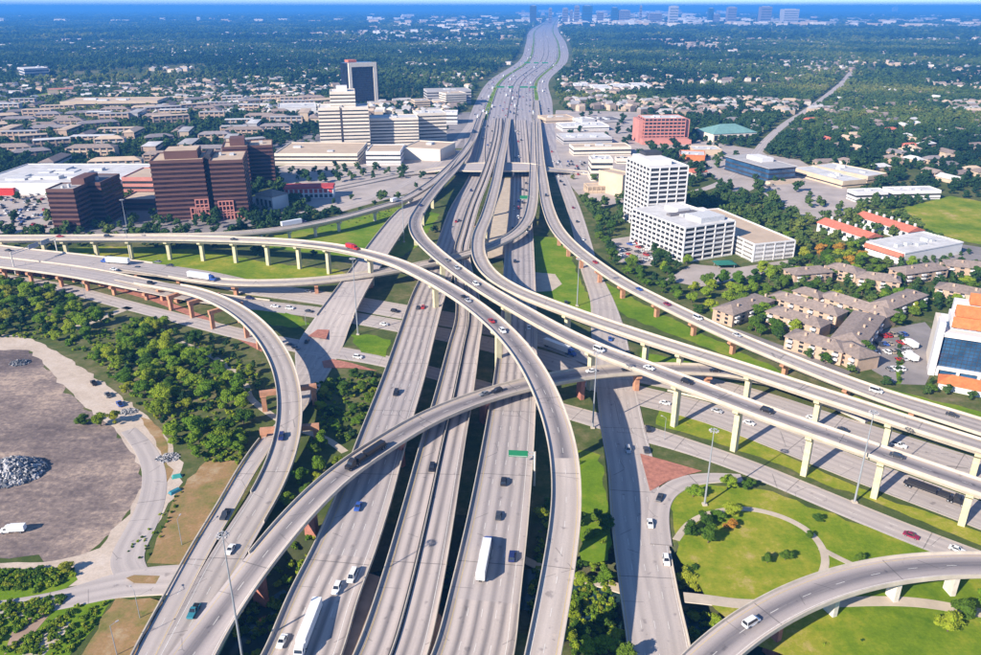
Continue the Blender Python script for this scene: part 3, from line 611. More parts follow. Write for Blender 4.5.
piers('F4', r, [(491, 216), (485, 240), (489, 302), (576, 338), (659, 363), (690, 374), (752.6, 402), (818.6, 424.6), (890, 449), (968, 474)], PIER_Y, 'hammer', cw=2.6)
r = road('F2', 'flyover', [(480, 118, 3, 9.5), (470, 145, 6.6, 9.5), (455, 168, 9, 9.4), (436, 189, 12, 9.2), (421, 209, 15, 9.2), (415, 222, 17, 9.4), (419, 236, 18.6, 9.6), (430, 248, 19.4, 9.8), (451, 265.5, 20, 9.8), (481.5, 287, 20.5, 9.8), (522, 311, 21, 9.8), (563, 333.5, 21, 9.8), (600, 350.5, 21, 9.8), (641.5, 366, 21, 9.8), (682, 381.5, 21, 9.8), (723, 397, 20.8, 9.8), (760, 411, 20.4, 9.8), (803, 426, 19.6, 9.8), (860, 446, 18.2, 9.8), (920, 467, 16.8, 9.8), (981, 488, 15.4, 9.8), (1060, 514, 14, 9.8)], ASPH, 2, 'long grey flyover with bright parapets crossing diagonally in the middle', 'flyover', shoulder=1.3, depth=2.4)
piers('F2', r, [(436, 208), (426, 226), (423, 245), (442, 290), (489, 345), (575, 398), (675, 428), (734, 453), (803, 475), (876, 501), (957, 524)], PIER_Y, 'hammer', cw=2.6)
r = road('F1', 'flyover', [(-70, 238, 13.5, 10.5), (0, 238, 14, 10.5), (80, 237.8, 14.4, 10.5), (160, 238, 15, 10.5), (230, 239.5, 16, 10.3), (290, 242.2, 17.4, 10), (340, 248, 19, 9.8), (390, 260.5, 21, 9.8), (427, 277, 22.4, 9.8), (465, 299.5, 23.6, 9.8), (497, 325, 24, 9.8), (520, 350, 24, 9.8), (538, 378, 23.4, 9.8), (553, 412, 20.5, 9.8), (563, 450, 18, 9.8), (566.5, 490, 16.8, 9.6), (565, 522, 16.2, 9.4), (560, 560, 15.7, 9.2), (551.5, 610, 15.2, 9), (543, 655, 14.6, 8.8), (535, 695, 14, 8.8)], ASPH, 2, 'tallest flyover sweeping from the left viaduct down to the bottom edge', 'flyover', shoulder=1.3, depth=2.4, resurf=((565, 457, 535, 695, PALEDECK), (-70, 238, 300, 243, PALEDECK)))
piers('F1', r, [(20, 251), (47, 258), (78, 252), (103, 256), (130, 259), (165, 262), (198, 265), (230, 266.6), (263, 267.7), (295, 271), (325, 276), (372, 285), (446, 318), (488, 374), (545, 470), (555, 560), (551, 640)], PIER_Y, 'hammer', cw=2.6)
r = road('K', 'upper_ramp', [(484, 112, 1, 8), (475, 135, 5, 8), (464, 152, 8, 8.4), (450, 167, 9, 8.6), (430, 184, 9.5, 8.6), (400, 201, 9.8, 8.6), (372, 209.5, 10, 8.8), (343, 217.5, 10, 9), (310, 224.5, 10, 9), (281, 229.3, 10.2, 9), (240, 233.4, 11, 9), (200, 235.5, 12, 9), (140, 236.2, 13, 8), (90, 236.6, 13.6, 7)], CONC_B, 2, 'upper left ramp sloping along the hotel to the viaduct', 'ramp', shoulder=1.2, par={-1: ((482, 115), (200, 235.5))})
piers('K', r, [(266, 250), (298, 246), (330, 241), (357, 236), (389, 224), (412, 208), (440, 190)], PIER_W, 'hammer', cw=2.0)
r = road('R8', 'curved_ramp', [(660, 712, 7, 10.4), (695, 672, 8, 10.4), (730, 640, 9, 10.4), (760, 619, 9.6, 10.4), (790, 602.5, 10, 10.4), (830, 586, 10.2, 10.4), (880, 573, 10.2, 10.4), (930, 566.5, 10, 10.4), (985, 565, 9.6, 10.4), (1060, 567, 9, 10.4)], ASPH, 2, 'near grey ramp curving round the park lawn on white piers', 'ramp', shoulder=1.3)
piers('R8', r, [(796, 652)], PIER_R, 'wall', cw=2.4)
piers('R8', r, [(846, 630), (905, 612), (966, 606)], PIER_W, 'wall', cw=2.2)
for k, mt in (('A', PIER_R), ('B', PIER_O), ('C', PIER_R)):
    auto_piers(k, ROADROOT[k], 42, mt, 'twin', 70, 470, cw=2.2, skip=((205, 245), (262, 300)))
auto_piers('S', ROADROOT['S'], 24, PIER_O, 'twin', 30, 150, cw=1.6)
auto_piers('LBJE', ROADROOT['LBJE'], 22, PIER_O, 'twin', 12, 230, cw=1.8)
auto_piers('LBJW', ROADROOT['LBJW'], 26, PIER_O, 'twin', 12, 230, cw=1.8)
auto_piers('W', ROADROOT['W'], 60, PIER_W, 'twin', 40, 260, cw=1.6)
auto_piers('XST', ROADROOT['XST'], 30, PIER_W, 'twin', 150, 330, cw=1.6)

# parapet walls of the frontage bridge and the divided pavement at lower left
def wall(name, key, side, mm, i0, i1, label, mat=PARAPET, h=0.9, t=0.35):
    p = ROADS[key]
    me = sweep(p, [(side, mm - t / 2, 0.004), (side, mm + t / 2, 0.004), (side, mm + t * .4, h), (side, mm - t * .4, h)], [mat], [0] * 4, i0, i1, name=name)
    return link(name, me, label=label, category='barrier')
def span(key, u0, v0, u1, v1):
    p = ROADS[key]; a = p.at_px(u0, v0)[1]; b = p.at_px(u1, v1)[1]; return min(a, b), max(a, b)
wall('bridge_parapet', 'S', -1, 0.1, *span('S', 661, 690, 632, 465), 'pale parapet along the shaded edge of the frontage bridge')
wall('bridge_parapet', 'S', 1, -0.1, *span('S', 661, 690, 642, 545), 'pale parapet of the frontage bridge beside the park lawn')
wall('dark_barrier', 'W', 1, 0.6, *span('W', 268, 441, 130, 690), 'dark barrier dividing the merging ramps at lower left', GIRDER, 0.9, 0.5)
wall('bridge_parapet', 'W', -1, 0.1, *span('W', 410, 210, 334, 318), 'pale parapet on the far side of the cross street bridge')
wall('bridge_parapet', 'W', 1, -0.1, *span('W', 410, 210, 334, 318), 'pale parapet on the near side of the cross street bridge')
wall('viaduct_parapet', 'LBJE', 1, -0.1, *span('LBJE', -50, 257, 150, 287), 'cream parapet along the front of the left viaduct')
wall('median_wall', 'LBJE', -1, -0.6, *span('LBJE', -50, 257, 270, 306), 'cream median wall between the carriageways of the left viaduct')
wall('median_wall', 'LBJE', -1, -1.0, *span('LBJE', 660, 400, 1040, 540), 'pale median wall of the cross highway below the flyovers')
wall('viaduct_parapet', 'LBJW', -1, 0.1, *span('LBJW', -50, 244, 150, 269), 'cream parapet along the back of the left viaduct')
# ================================================================== buildings
def solve_h(B, base_v, z0=0.0):
    lo, hi = 0.5, 150.0
    for _ in range(50):
        m = (lo + hi) / 2; q = P(B[0], B[1], m)
        if proj(q.x, q.y, z0)[1] < base_v: lo = m
        else: hi = m
    return lo
ROOF_W = plain('white_roof', (0.58, 0.565, 0.55), 0.2, 0.12); ROOF_T = plain('tan_roof', (0.52, 0.40, 0.29), 0.12, 0.08)
ROOF_B = plain('slate_roof', (0.23, 0.205, 0.205), 0.15, 0.3, obj_var=.15); ROOF_G = plain('grey_roof', (0.40, 0.38, 0.37), 0.15, 0.08); ROOF_D = plain('dark_roof', (0.16, 0.15, 0.16), 0.2, 0.1)
W_WHITE = plain('white_cladding', (0.70, 0.675, 0.655), 0.05, 0.1); W_CREAM = plain('cream_cladding', (0.68, 0.60, 0.50), 0.08, 0.1)
W_BROWN = plain('red_brown_cladding', (0.135, 0.07, 0.06), 0.12, 0.1); W_TAN = plain('tan_wall', (0.55, 0.43, 0.31), 0.12, 0.1)
W_PINK = plain('pink_brick', (0.52, 0.22, 0.18), 0.12, 0.1); W_BRICK = plain('pale_brick', (0.47, 0.34, 0.25), 0.14, 0.3)
W_GREY = plain('grey_wall', (0.42, 0.40, 0.40), 0.1, 0.1); W_DARK = plain('dark_cladding', (0.05, 0.05, 0.06), 0.2, 0.1)
SHINGLE = plain('brown_shingle', (0.26, 0.205, 0.175), 0.25, 0.6, obj_var=0.12); TILE_O = plain('orange_tile', (0.56, 0.17, 0.06), 0.2, 0.5)
TILE_R = plain('red_tile', (0.55, 0.17, 0.11), 0.2, 0.5); COPPER = plain('green_metal_roof', (0.16, 0.30, 0.28), 0.15, 0.2)
UNIT = plain('roof_machinery', (0.55, 0.55, 0.55), 0.15, 0.8); RED_STORE = plain('red_signband', (0.5, 0.04, 0.03), 0.1)
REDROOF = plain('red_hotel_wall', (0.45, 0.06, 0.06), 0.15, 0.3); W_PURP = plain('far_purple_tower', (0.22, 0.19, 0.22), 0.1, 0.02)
GLASS_T = glass_mat('navy_tower_glass', (0.012, 0.018, 0.04), 0.25)
class Frame: pass
def frame(A, B, C, h=None, base_v=None, depth=None, width=None):
    """roof corners seen in the photograph: A left/back, B near, C right; gives the footprint on the ground"""
    f = Frame(); f.h = h if h is not None else solve_h(B, base_v)
    b = P(B[0], B[1], f.h); c = P(C[0], C[1], f.h); a = P(A[0], A[1], f.h)
    ex = (c - b); ex.z = 0; f.W = width or ex.length; ex.normalize(); ey = Vector((-ex.y, ex.x, 0))
    f.D = depth or max(4.0, (a - b).dot(ey)); f.o = Vector((b.x, b.y, 0)); f.rz = math.atan2(ex.y, ex.x); f.ex = ex; f.ey = ey
    return f
def occ_frame(f, m=2.0):
    q = [f.o - f.ex * m - f.ey * m, f.o + f.ex * (f.W + m) - f.ey * m, f.o + f.ex * (f.W + m) + f.ey * (f.D + m), f.o - f.ex * m + f.ey * (f.D + m)]
    occ_poly([(p.x, p.y) for p in q])
def roof_parts(root, x0, x1, y0, y1, h, roof, wall, units=2, seed=0, rim=0.9):
    mb = MB(); t = 0.4
    mb.box(x0 - .3, x1 + .3, y0 - .3, y0 + t, h, h + rim); mb.box(x0 - .3, x1 + .3, y1 - t, y1 + .3, h, h + rim)
    mb.box(x0 - .3, x0 + t, y0 + t, y1 - t, h, h + rim); mb.box(x1 - t, x1 + .3, y0 + t, y1 - t, h, h + rim)
    mb.build('roof_parapet', [wall], root)
    MB().box(x0 + t, x1 - t, y0 + t, y1 - t, h - .2, h + .12).build('roof', [roof], root)
    rd = random.Random(seed + int(h * 10)); W = x1 - x0; D = y1 - y0
    for k in range(units):
        w = W * rd.uniform(.06, .16); d = D * rd.uniform(.06, .2); x = x0 + W * rd.uniform(.12, .7); y = y0 + D * rd.uniform(.15, .65)
        MB().box(x, x + w, y, y + d, h + .1, h + rd.uniform(1.2, 2.8)).build('roof_unit', [UNIT], root)
def ribbon(root, x0, x1, y0, y1, z0, z1, floors, wall, glass, sp=0.55, proud=0.35, colw=None, cols=(0, 0)):
    """glass core with a proud spandrel at every floor: recessed ribbon windows, or in garages the painted shade of open decks"""
    root = MB().box(x0, x1, y0, y1, z0, z1).build('glazing_or_shade', [glass], root)  # for garages the core's dark colour stands for shade between open decks
    fh = (z1 - z0) / floors
    mb = MB().box(x0 - proud, x1 + proud, y0 - proud, y1 + proud, 0, fh * sp)
    me = mb.mesh('spandrel', [wall])
    for k in range(floors): link('spandrel', me, root, (0, 0, z0 + fh * (k + (1 - sp))))
    MB().box(x0 - proud, x1 + proud, y0 - proud, y1 + proud, z0 - .3, z0 + fh * .25).build('plinth', [wall], root)
    if colw:
        for nax, n in enumerate(cols):
            for k in range(n + 1):
                if nax == 0:
                    x = x0 + (x1 - x0) * k / n; c = MB().box(-colw / 2, colw / 2, y0 - proud - .25, y1 + proud + .25, z0, z1)
                    link('column', c.mesh('column', [wall]), root, (x, 0, 0))
                else:
                    y = y0 + (y1 - y0) * k / n; c = MB().box(x0 - proud - .25, x1 + proud + .25, -colw / 2, colw / 2, z0, z1)
                    link('column', c.mesh('column', [wall]), root, (0, y, 0))
def cells(root, x0, x1, y0, y1, z0, z1, floors, nx_, ny_, wall, glass, wh=0.48):
    """solid wall with every window a pane of its own, framed by proud fins and ledges"""
    root = MB().box(x0, x1, y0, y1, z0, z1).build('wall', [wall], root)
    fh = (z1 - z0) / floors; cx = (x1 - x0) / nx_; cy = (y1 - y0) / ny_
    mf = MB().box(0, cx * .86, 0, .12, 0, fh * wh).mesh('window', [glass]); ml = MB().box(0, .12, 0, cy * .86, 0, fh * wh).mesh('window', [glass])
    led = MB().box(x0 - .55, x1 + .55, y0 - .55, y1 + .55, 0, fh * (1 - wh) * .8).mesh('ledge', [wall])
    for k in range(floors):
        z = z0 + fh * k + fh * (1 - wh) * .85
        link('ledge', led, root, (0, 0, z0 + fh * k))
        for i in range(nx_): link('window', mf, root, (x0 + cx * (i + .07), y0 - .1, z))
        for j in range(ny_): link('window', ml, root, (x0 - .1, y0 + cy * (j + .07), z))
        for j in range(ny_): link('window', ml, root, (x1 - .02, y0 + cy * (j + .07), z))
    fin = MB().box(-.35, .35, -.7, .0, z0, z1).mesh('fin', [wall]); finl = MB().box(-.7, 0, -.35, .35, z0, z1).mesh('fin', [wall])
    for i in range(nx_ + 1): link('fin', fin, root, (x0 + cx * i, y0 + .02, 0))
    for j in range(ny_ + 1): link('fin', finl, root, (x0 + .02, y0 + cy * j, 0))
def block(name, label, A, B, C, h=None, base_v=None, floors=3, style='ribbon', wall=W_WHITE, glass=GLASS, roof=ROOF_W, units=2, sp=.55, depth=None, group=None, cat='building', cols=None, width=None, wh=.48, nxy=None):
    f = frame(A, B, C, h, base_v, depth, width); occ_frame(f)
    root = thing(name, label, cat, f.o, f.rz, group)
    if style == 'ribbon': ribbon(root, 0, f.W, 0, f.D, 0, f.h, floors, wall, glass, sp, colw=.7 if cols else None, cols=cols or (0, 0))
    elif style == 'cells': cells(root, 0, f.W, 0, f.D, 0, f.h, floors, *(nxy or (max(2, int(f.W / 7)), max(2, int(f.D / 7)))), wall, glass, wh)
    else: MB().box(0, f.W, 0, f.D, -.3, f.h).build('wall', [wall], root)
    roof_parts(root, 0, f.W, 0, f.D, f.h, roof, wall, units, int(B[0]))
    return root, f

# ---- red brown office towers (left)
f = frame((158, 152), (149.5, 162), (243, 158.5), base_v=221, depth=38); occ_frame(f)
t = thing('office_tower', 'tall red brown banded office tower with a notch down its front', 'office tower', f.o, f.rz); W, D, H = f.W, f.D, f.h
ribbon(t, 0, W * .56, 0, D, 0, H, 13, W_BROWN, GLASS_BR, .44)
ribbon(t, W * .64, W, -6, D, 0, H * .99, 13, W_BROWN, GLASS_BR, .44)
MB().box(W * .56 + .5, W * .64 - .5, 8, D - 3, 0, H + 3).build('core_shaft', [W_DARK], t)
roof_parts(t, 0, W * .56, 0, D, H, ROOF_T, W_BROWN, 0); roof_parts(t, W * .64, W, -6, D, H * .99, ROOF_T, W_BROWN, 2)
MB().box(W * .14, W * .50, 8, D - 6, H, H + 6.5).build('penthouse', [W_BROWN], t)
MB().box(W * .15, W * .49, 9, D - 7, H + 6.5, H + 6.7).build('penthouse_roof', [ROOF_T], t)
for (x0, x1, zt) in ((W * .36, W * .56, H * .2), (W * .42, W * .56, H * .34), (W * .64, W * .95, H * .12), (W * .68, W * .84, H * .32)):
    n = max(2, int((x1 - x0) / 2.6)); fl = max(1, int(zt / 3.3)); yy = -1.4 if x0 < W * .6 else -7.4
    fr = MB()
    for i in range(n + 1): fr.box(x0 + (x1 - x0) * i / n - .35, x0 + (x1 - x0) * i / n + .35, yy, yy + 1, 0, zt)
    for k in range(fl + 1): fr.box(x0 - .45, x1 + .45, yy + .06, yy + .94, zt * k / fl - .4, zt * k / fl + .4)
    fr.build('entrance_frame', [W_PINK], t)
f = frame((226, 139), (222, 148), (247, 147), base_v=190, depth=30); occ_frame(f)
t = thing('office_tower', 'red brown banded tower half hidden behind the notched tower', 'office tower', f.o, f.rz)
W, D, H = f.W, f.D, f.h
ribbon(t, 0, W, 0, D, 0, H, 11, W_BROWN, GLASS_BR, .44); ribbon(t, W + .6, W * 2.0, 10, D + 14, 0, H * .97, 11, W_BROWN, GLASS_BR, .44)
roof_parts(t, 0, W, 0, D, H, ROOF_T, W_BROWN, 1); roof_parts(t, W + .6, W * 2.0, 10, D + 14, H * .97, ROOF_T, W_BROWN, 1)
MB().box(W * .3, W * .9, 8, D - 4, H, H + 7).build('penthouse', [W_BROWN], t)
f = frame((64, 181), (46, 190), (73, 190), base_v=232); occ_frame(f)
t = thing('office_block', 'dark sided red brown office block nearest the left edge', 'office block', f.o, f.rz); W, D, H = f.W, f.D, f.h
D = 46
ribbon(t, 0, W, 0, D * .5, 0, H, 9, W_BROWN, GLASS_BR, .44); ribbon(t, W * .35, W * 1.45, D * .5 + .6, D * 1.25, 0, H, 9, W_BROWN, GLASS_BR, .44)
roof_parts(t, 0, W, 0, D * .5, H, ROOF_G, W_BROWN, 2); roof_parts(t, W * .35, W * 1.45, D * .5 + .6, D * 1.25, H, ROOF_D, W_BROWN, 1)
MB().box(W * .5, W, D * .4, D * .9, H, H + 5).build('penthouse', [W_BROWN], t)
block('parking_garage', 'brown parking garage between the red brown offices', (124, 168), (122, 178), (156, 178), base_v=200, floors=4, wall=W_PINK, roof=ROOF_T, units=0, depth=45, cat='garage')  # open decks: their shade is the dark colour of the core, no glass
block('annex', 'low tan roofed annex in front of the brown garage', (124, 190), (121, 200), (154, 200), h=9, floors=2, wall=W_BROWN, roof=ROOF_T, units=0, depth=30)
block('warehouse', 'huge warehouse with a flat white roof', (-40, 166), (-30, 184), (114, 184), h=10, floors=1, style='plain', wall=W_WHITE, roof=ROOF_W, units=14, depth=95, cat='warehouse')
block('storefront', 'low red storefront at the edge of the pale lot', (-5, 185), (-5, 189), (13, 189), h=6, floors=1, style='plain', wall=RED_STORE, roof=ROOF_G, units=1, depth=12, cat='shop')
# ---- stepped cream offices (centre left)
f = frame((320, 100), (318, 108.5), (368, 107.5), base_v=151, depth=40); occ_frame(f)
t = thing('office_tower', 'cream banded twin winged tower rising over its podium', 'office tower', f.o, f.rz); W, D, H = f.W, f.D, f.h
ribbon(t, 0, W * .42, 0, D, 0, H, 12, W_CREAM, GLASS, .6); ribbon(t, W * .48, W, 0, D, 0, H, 12, W_CREAM, GLASS, .6)
MB().box(W * .42 + .4, W * .48 - .4, 5, D - 3, 0, H + 2).build('core_shaft', [W_GREY], t)
roof_parts(t, 0, W * .42, 0, D, H, ROOF_W, W_CREAM, 1); roof_parts(t, W * .48, W, 0, D, H, ROOF_W, W_CREAM, 2)
ribbon(t, W * .25, W * .75, D * .3, D * 1.1, H + .4, H + 17, 4, W_CREAM, GLASS, .62); roof_parts(t, W * .25, W * .75, D * .3, D * 1.1, H + 17, ROOF_W, W_CREAM, 0)
MB().box(W * .38, W * .6, D * .5, D * .9, H + 17.2, H + 23).build('penthouse', [W_WHITE], t)
block('office_wing', 'cream banded wing joined to the right of the twin winged tower', (372, 108), (370, 119), (418, 118), base_v=147, floors=9, wall=W_CREAM, roof=ROOF_W, units=3, depth=34, sp=.6)
block('office_wing', 'cream banded wing with shaded side, rightmost of the stepped offices', (400, 107), (418, 114), (446, 113), base_v=142, floors=8, wall=W_CREAM, roof=ROOF_W, units=3, depth=34, sp=.6)
block('podium', 'long cream podium with tan roof below the twin winged tower', (280, 143), (274.5, 154), (357, 154), base_v=165, floors=3, wall=W_CREAM, roof=ROOF_T, units=2, sp=.55)
block('podium', 'cream podium with tan roof in the middle of the stepped offices', (368, 145), (366, 152), (400, 152), base_v=165, floors=3, wall=W_WHITE, roof=ROOF_T, units=0, sp=.6)
block('podium', 'blank cream hall with tan roof beside the highway ramp', (424, 136), (402, 148), (440, 150), base_v=159, floors=1, style='plain', wall=W_CREAM, roof=ROOF_T, units=1, depth=52)
f = frame((349, 56), (348, 63), (376, 62), base_v=108, depth=42); occ_frame(f)
t = thing('glass_tower', 'black glass tower with a white frame around its front', 'office tower', f.o, f.rz); W, D, H = f.W, f.D, f.h
MB().box(W * .02, W * .98, 0, D, 0, H * .985).build('glazing_or_shade', [GLASS_T], t)
fr = MB(); fr.box(0, W * .10, -1.5, 2.5, 0, H); fr.box(W * .88, W, -1.5, 2.5, 0, H); fr.box(W * .10, W * .88, -1.5, 2.5, H * .91, H); fr.build('frame', [W_CREAM], t)
MB().box(W + .02, W + 5, 6, D, 0, H * .98).build('side_glazing', [GLASS_T], t)
MB().box(W * .1, W * .4, D * .3, D * .7, H, H + 4).build('penthouse', [TILE_R], t)
mb = MB()
for k in range(1, 18): mb.box(W * .11, W * .87, -.2, -.05, H * .9 * k / 18 - .2, H * .9 * k / 18 + .2)
mb.build('mullion', [W_DARK], t)
# small offices near the highway, left side
block('office', 'small grey office behind the stepped offices', (428, 85), (427, 91), (471, 90), base_v=105, floors=5, wall=W_GREY, roof=ROOF_G, units=2, depth=40)
block('office', 'tan banded office beside the highway, in front of the grey one', (447, 88), (446, 94), (466, 93), base_v=107, floors=6, wall=W_CREAM, roof=ROOF_T, units=1, depth=30)
block('office', 'small brown office block right of the black tower', (416, 96), (415, 101), (430, 100.5), base_v=110, floors=4, wall=W_TAN, roof=ROOF_G, units=1, depth=30)
block('office', 'small white office block behind the rightmost wing', (440, 108), (443, 113), (457, 113), base_v=124, floors=3, wall=W_WHITE, roof=ROOF_W, units=1, depth=30)
block('hall', 'low white hall left of the stepped offices', (283, 103), (278, 108), (316, 107), base_v=116, floors=2, style='plain', wall=W_WHITE, roof=ROOF_W, units=1, depth=60)
block('low_office', 'long low pale office far behind the flats', (66, 97), (60, 102), (157, 101), base_v=110, floors=2, wall=W_TAN, roof=ROOF_T, units=6, depth=60)
block('office', 'blue grey office block at the far left edge of town', (24, 65), (24, 69), (48, 68), base_v=81, floors=4, wall=W_GREY, glass=GLASS_B, roof=ROOF_W, units=1, depth=70)
block('hall', 'small red roofed hall in the far left field', (48, 86), (47, 90), (73, 89), base_v=95, floors=1, style='plain', wall=W_TAN, roof=TILE_R, units=0, depth=30)
# ---- hotel with red front
f = frame((286, 184), (284, 189), (333, 188), base_v=199, depth=16); occ_frame(f)
t = thing('hotel', 'low hotel with a red fronted upper storey and white balconies', 'hotel', f.o, f.rz); W, D, H = f.W, f.D, f.h
MB().box(0, W, 0, D, 0, H).build('wall', [W_WHITE], t)
MB().box(-.6, W + .6, -1.6, D + .6, H, H + 1.4, taper=.5).build('roof', [REDROOF], t)
for k in range(10):
    MB().box(W * (k + .1) / 10, W * (k + .75) / 10, -.25, 0.1, H * .55, H * .92).build('balcony_opening', [REDROOF], t); MB().box(W * (k + .1) / 10, W * (k + .75) / 10, -.2, 0.1, H * .1, H * .42).build('window', [GLASS], t)
def hip(root, x0, x1, y0, y1, z0, rise, mat, over=.7, gable=False, name='roof'):
    x0 -= over; x1 += over; y0 -= over; y1 += over; w = y1 - y0; i = 0.0 if gable else min(w / 2, (x1 - x0) * .45); ym = (y0 + y1) / 2
    v = [(x0, y0, z0), (x1, y0, z0), (x1, y1, z0), (x0, y1, z0), (x0 + i, ym, z0 + rise), (x1 - i, ym, z0 + rise), (x0, y0, z0 - .3), (x1, y0, z0 - .3), (x1, y1, z0 - .3), (x0, y1, z0 - .3)]
    fc = [(0, 1, 5, 4), (1, 2, 5), (2, 3, 4, 5), (3, 0, 4), (6, 7, 1, 0), (7, 8, 2, 1), (8, 9, 3, 2), (9, 6, 0, 3), (9, 8, 7, 6)]
    return link(name, mesh_from(name, v, fc, mat), root)
f = frame((262, 187), (255, 194), (272, 197), base_v=207, depth=18); occ_frame(f)
t = thing('hotel_lobby', 'white lobby building with a brown hipped roof at the hotel', 'building', f.o, f.rz)
MB().box(0, f.W, 0, f.D, 0, f.h).build('wall', [W_WHITE], t); hip(t, 0, f.W, 0, f.D, f.h, 4, SHINGLE)
mb = MB()
for k in range(4): mb.box(f.W * (k + .15) / 4, f.W * (k + .7) / 4, -.2, .1, f.h * .2, f.h * .7)
mb.build('window', [GLASS], t)
# ---- white offices (right)
f = frame((635.3, 158.3), (650.6, 168.5), (688.3, 166.5), base_v=232); occ_frame(f)
t = thing('office_tower', 'tall white office tower gridded with windows', 'office tower', f.o, f.rz); W, D, H = f.W, f.D, f.h
cells(t, 0, W, 0, D, 0, H, 14, 4, 7, W_WHITE, GLASS, .56); roof_parts(t, 0, W, 0, D, H, ROOF_W, W_WHITE, 1)
MB().box(W * .12, W * .72, D * .25, D * .98, H + .1, H + 4).build('penthouse', [W_WHITE], t); MB().box(W * .3, W * .75, D * .7, D * 1.0 - .5, H + 4, H + 6.5).build('cooling_unit', [W_DARK], t)
f = frame((641.4, 208.3), (685.2, 228.7), (735.2, 221.5), base_v=263); occ_frame(f)
t = thing('office_block', 'broad white office block in front of the white tower', 'office block', f.o, f.rz); W, D, H = f.W, f.D, f.h
cells(t, 0, W, 0, D, 0, H, 7, 5, 12, W_WHITE, GLASS, .55); roof_parts(t, 0, W, 0, D, H, ROOF_W, W_WHITE, 2)
MB().box(W * .42, W * .9, D * .1, D * .38, H + .1, H + 3.5).build('roof_unit', [UNIT], t); MB().box(W * .25, W * .8, D * .5, D * .58, H + .1, H + 1.6).build('roof_unit', [ROOF_D], t)
MB().box(W * .5, W * .75, D * .6, D * .85, H + .1, H + 3).build('roof_unit', [W_WHITE], t)
f = frame((720, 209), (754.6, 245), (795, 241), base_v=262); occ_frame(f)
t = thing('parking_garage', 'white parking garage with a tan top deck beside the broad office', 'garage', f.o, f.rz); W, D, H = f.W, f.D, f.h
ribbon(t, 0, W, 0, D, 0, H, 4, W_WHITE, GLASS, .5, .4, .8, (4, 8)); roof_parts(t, 0, W, 0, D, H, ROOF_T, W_WHITE, 0)  # no panes here: dark core colour gives the shade of the open decks
MB().box(W * .3, W * .55, D * .9, D * .99, H + .1, H + 3).build('stair_head', [W_WHITE], t)
f = frame((640, 113), (640, 119), (691, 118.5), base_v=143, depth=34); occ_frame(f)
t = thing('brick_office', 'pink brick office with a grid of recessed windows', 'office block', f.o, f.rz); W, D, H = f.W, f.D, f.h
cells(t, W * .1, W * .9, 0, D, 0, H, 7, 10, 3, W_PINK, GLASS, .55)
MB().box(0, W * .1 - .8, 3, D, 0, H * .95).build('end_wall', [W_PINK], t); MB().box(W * .9 + .8, W, 3, D, 0, H * .95).build('end_wall', [W_PINK], t)
roof_parts(t, W * .1, W * .9, 0, D, H, ROOF_W, W_PINK, 4); MB().box(W * .02, W * .98, -14, -1.2, 0, 7).build('entrance_block', [W_PINK], t)
f = frame((714, 129), (713.5, 134), (757, 132), base_v=142, depth=42); occ_frame(f)
t = thing('hall', 'cream hall with a green metal hipped roof', 'building', f.o, f.rz)
MB().box(0, f.W, 0, f.D, 0, f.h).build('wall', [W_CREAM], t); hip(t, 0, f.W, 0, f.D, f.h, 9, COPPER)
mb = MB()
for k in range(7): mb.box(f.W * (k + .2) / 7, f.W * (k + .7) / 7, -.25, .1, 1, f.h * .8)
mb.build('window', [GLASS], t)
f = frame((743, 155), (769.5, 168.5), (796, 166.5), base_v=183); occ_frame(f)
t = thing('glass_pavilion', 'low dark glass office with a wide flat grey roof', 'office block', f.o, f.rz); W, D, H = f.W, f.D, f.h
ribbon(t, 0, W, 0, D, 0, H, 3, W_DARK, GLASS_B, .3); roof_parts(t, -1.5, W + 1.5, -1.5, D + 1.5, H, ROOF_G, W_GREY, 0, rim=.5)
MB().box(W * .4, W * .85, D * .4, D * .75, H + .2, H + 4).build('penthouse', [W_WHITE], t); MB().box(-4, W + 4, -9, -2.2, 0, 3).build('terrace', [W_TAN], t)
block('low_shop', 'flat roofed low shop right of the dark glass office', (820.5, 165.4), (843, 182), (866, 180), h=6, floors=1, wall=W_TAN, roof=ROOF_W, units=3)
block('low_shop', 'flat roofed low shop, farther of the pair near the olive field', (849, 161), (868, 177), (888, 174), h=6, floors=1, wall=W_TAN, roof=ROOF_W, units=3)
block('low_shop', 'white low office left of the hedge by the olive field', (858, 188), (857, 193), (888, 192), base_v=202, floors=2, wall=W_WHITE, roof=ROOF_W, units=2, depth=14)
block('low_shop', 'long white low office behind the hedge by the olive field', (895, 186), (894, 192), (941, 191), base_v=200, floors=2, wall=W_WHITE, roof=ROOF_W, units=4, depth=18)
def tiled_row(label, a, b, wd, h, mat, wallm, n):
    q0 = P(*a, h); q1 = P(*b, h); ex = (q1 - q0); L_ = ex.length; rz = math.atan2(ex.y, ex.x); e = ex.normalized(); ey = Vector((-e.y, e.x, 0))
    o = q0 - ey * wd / 2; o.z = 0
    t = thing('row_house', label, 'row house', o, rz)
    occ_poly([(p.x, p.y) for p in (o, o + e * L_, o + e * L_ + ey * wd, o + ey * wd)])
    MB().box(0, L_, 0, wd, 0, h - 3).build('wall', [wallm], t); hip(t, 0, L_, 0, wd, h - 3, 3, mat, gable=True)
    for k in range(n):
        x = L_ * (k + .5) / n
        MB().box(x - .7, x + .7, wd * .6, wd * .6 + 1.2, h - 2.4, h + 1.5).build('chimney', [wallm], t)
        MB().box(x - 1.4, x + 1.4, -.2, .1, (h - 3) * .5, (h - 3) * .85).build('window', [GLASS], t)
    return t
tiled_row('front row of white houses under one orange tile roof', (826, 217.5), (875, 233), 15, 10, TILE_R, W_WHITE, 6)
tiled_row('back row of white houses under one orange tile roof', (864, 211), (917, 227), 15, 10, TILE_R, W_WHITE, 7)
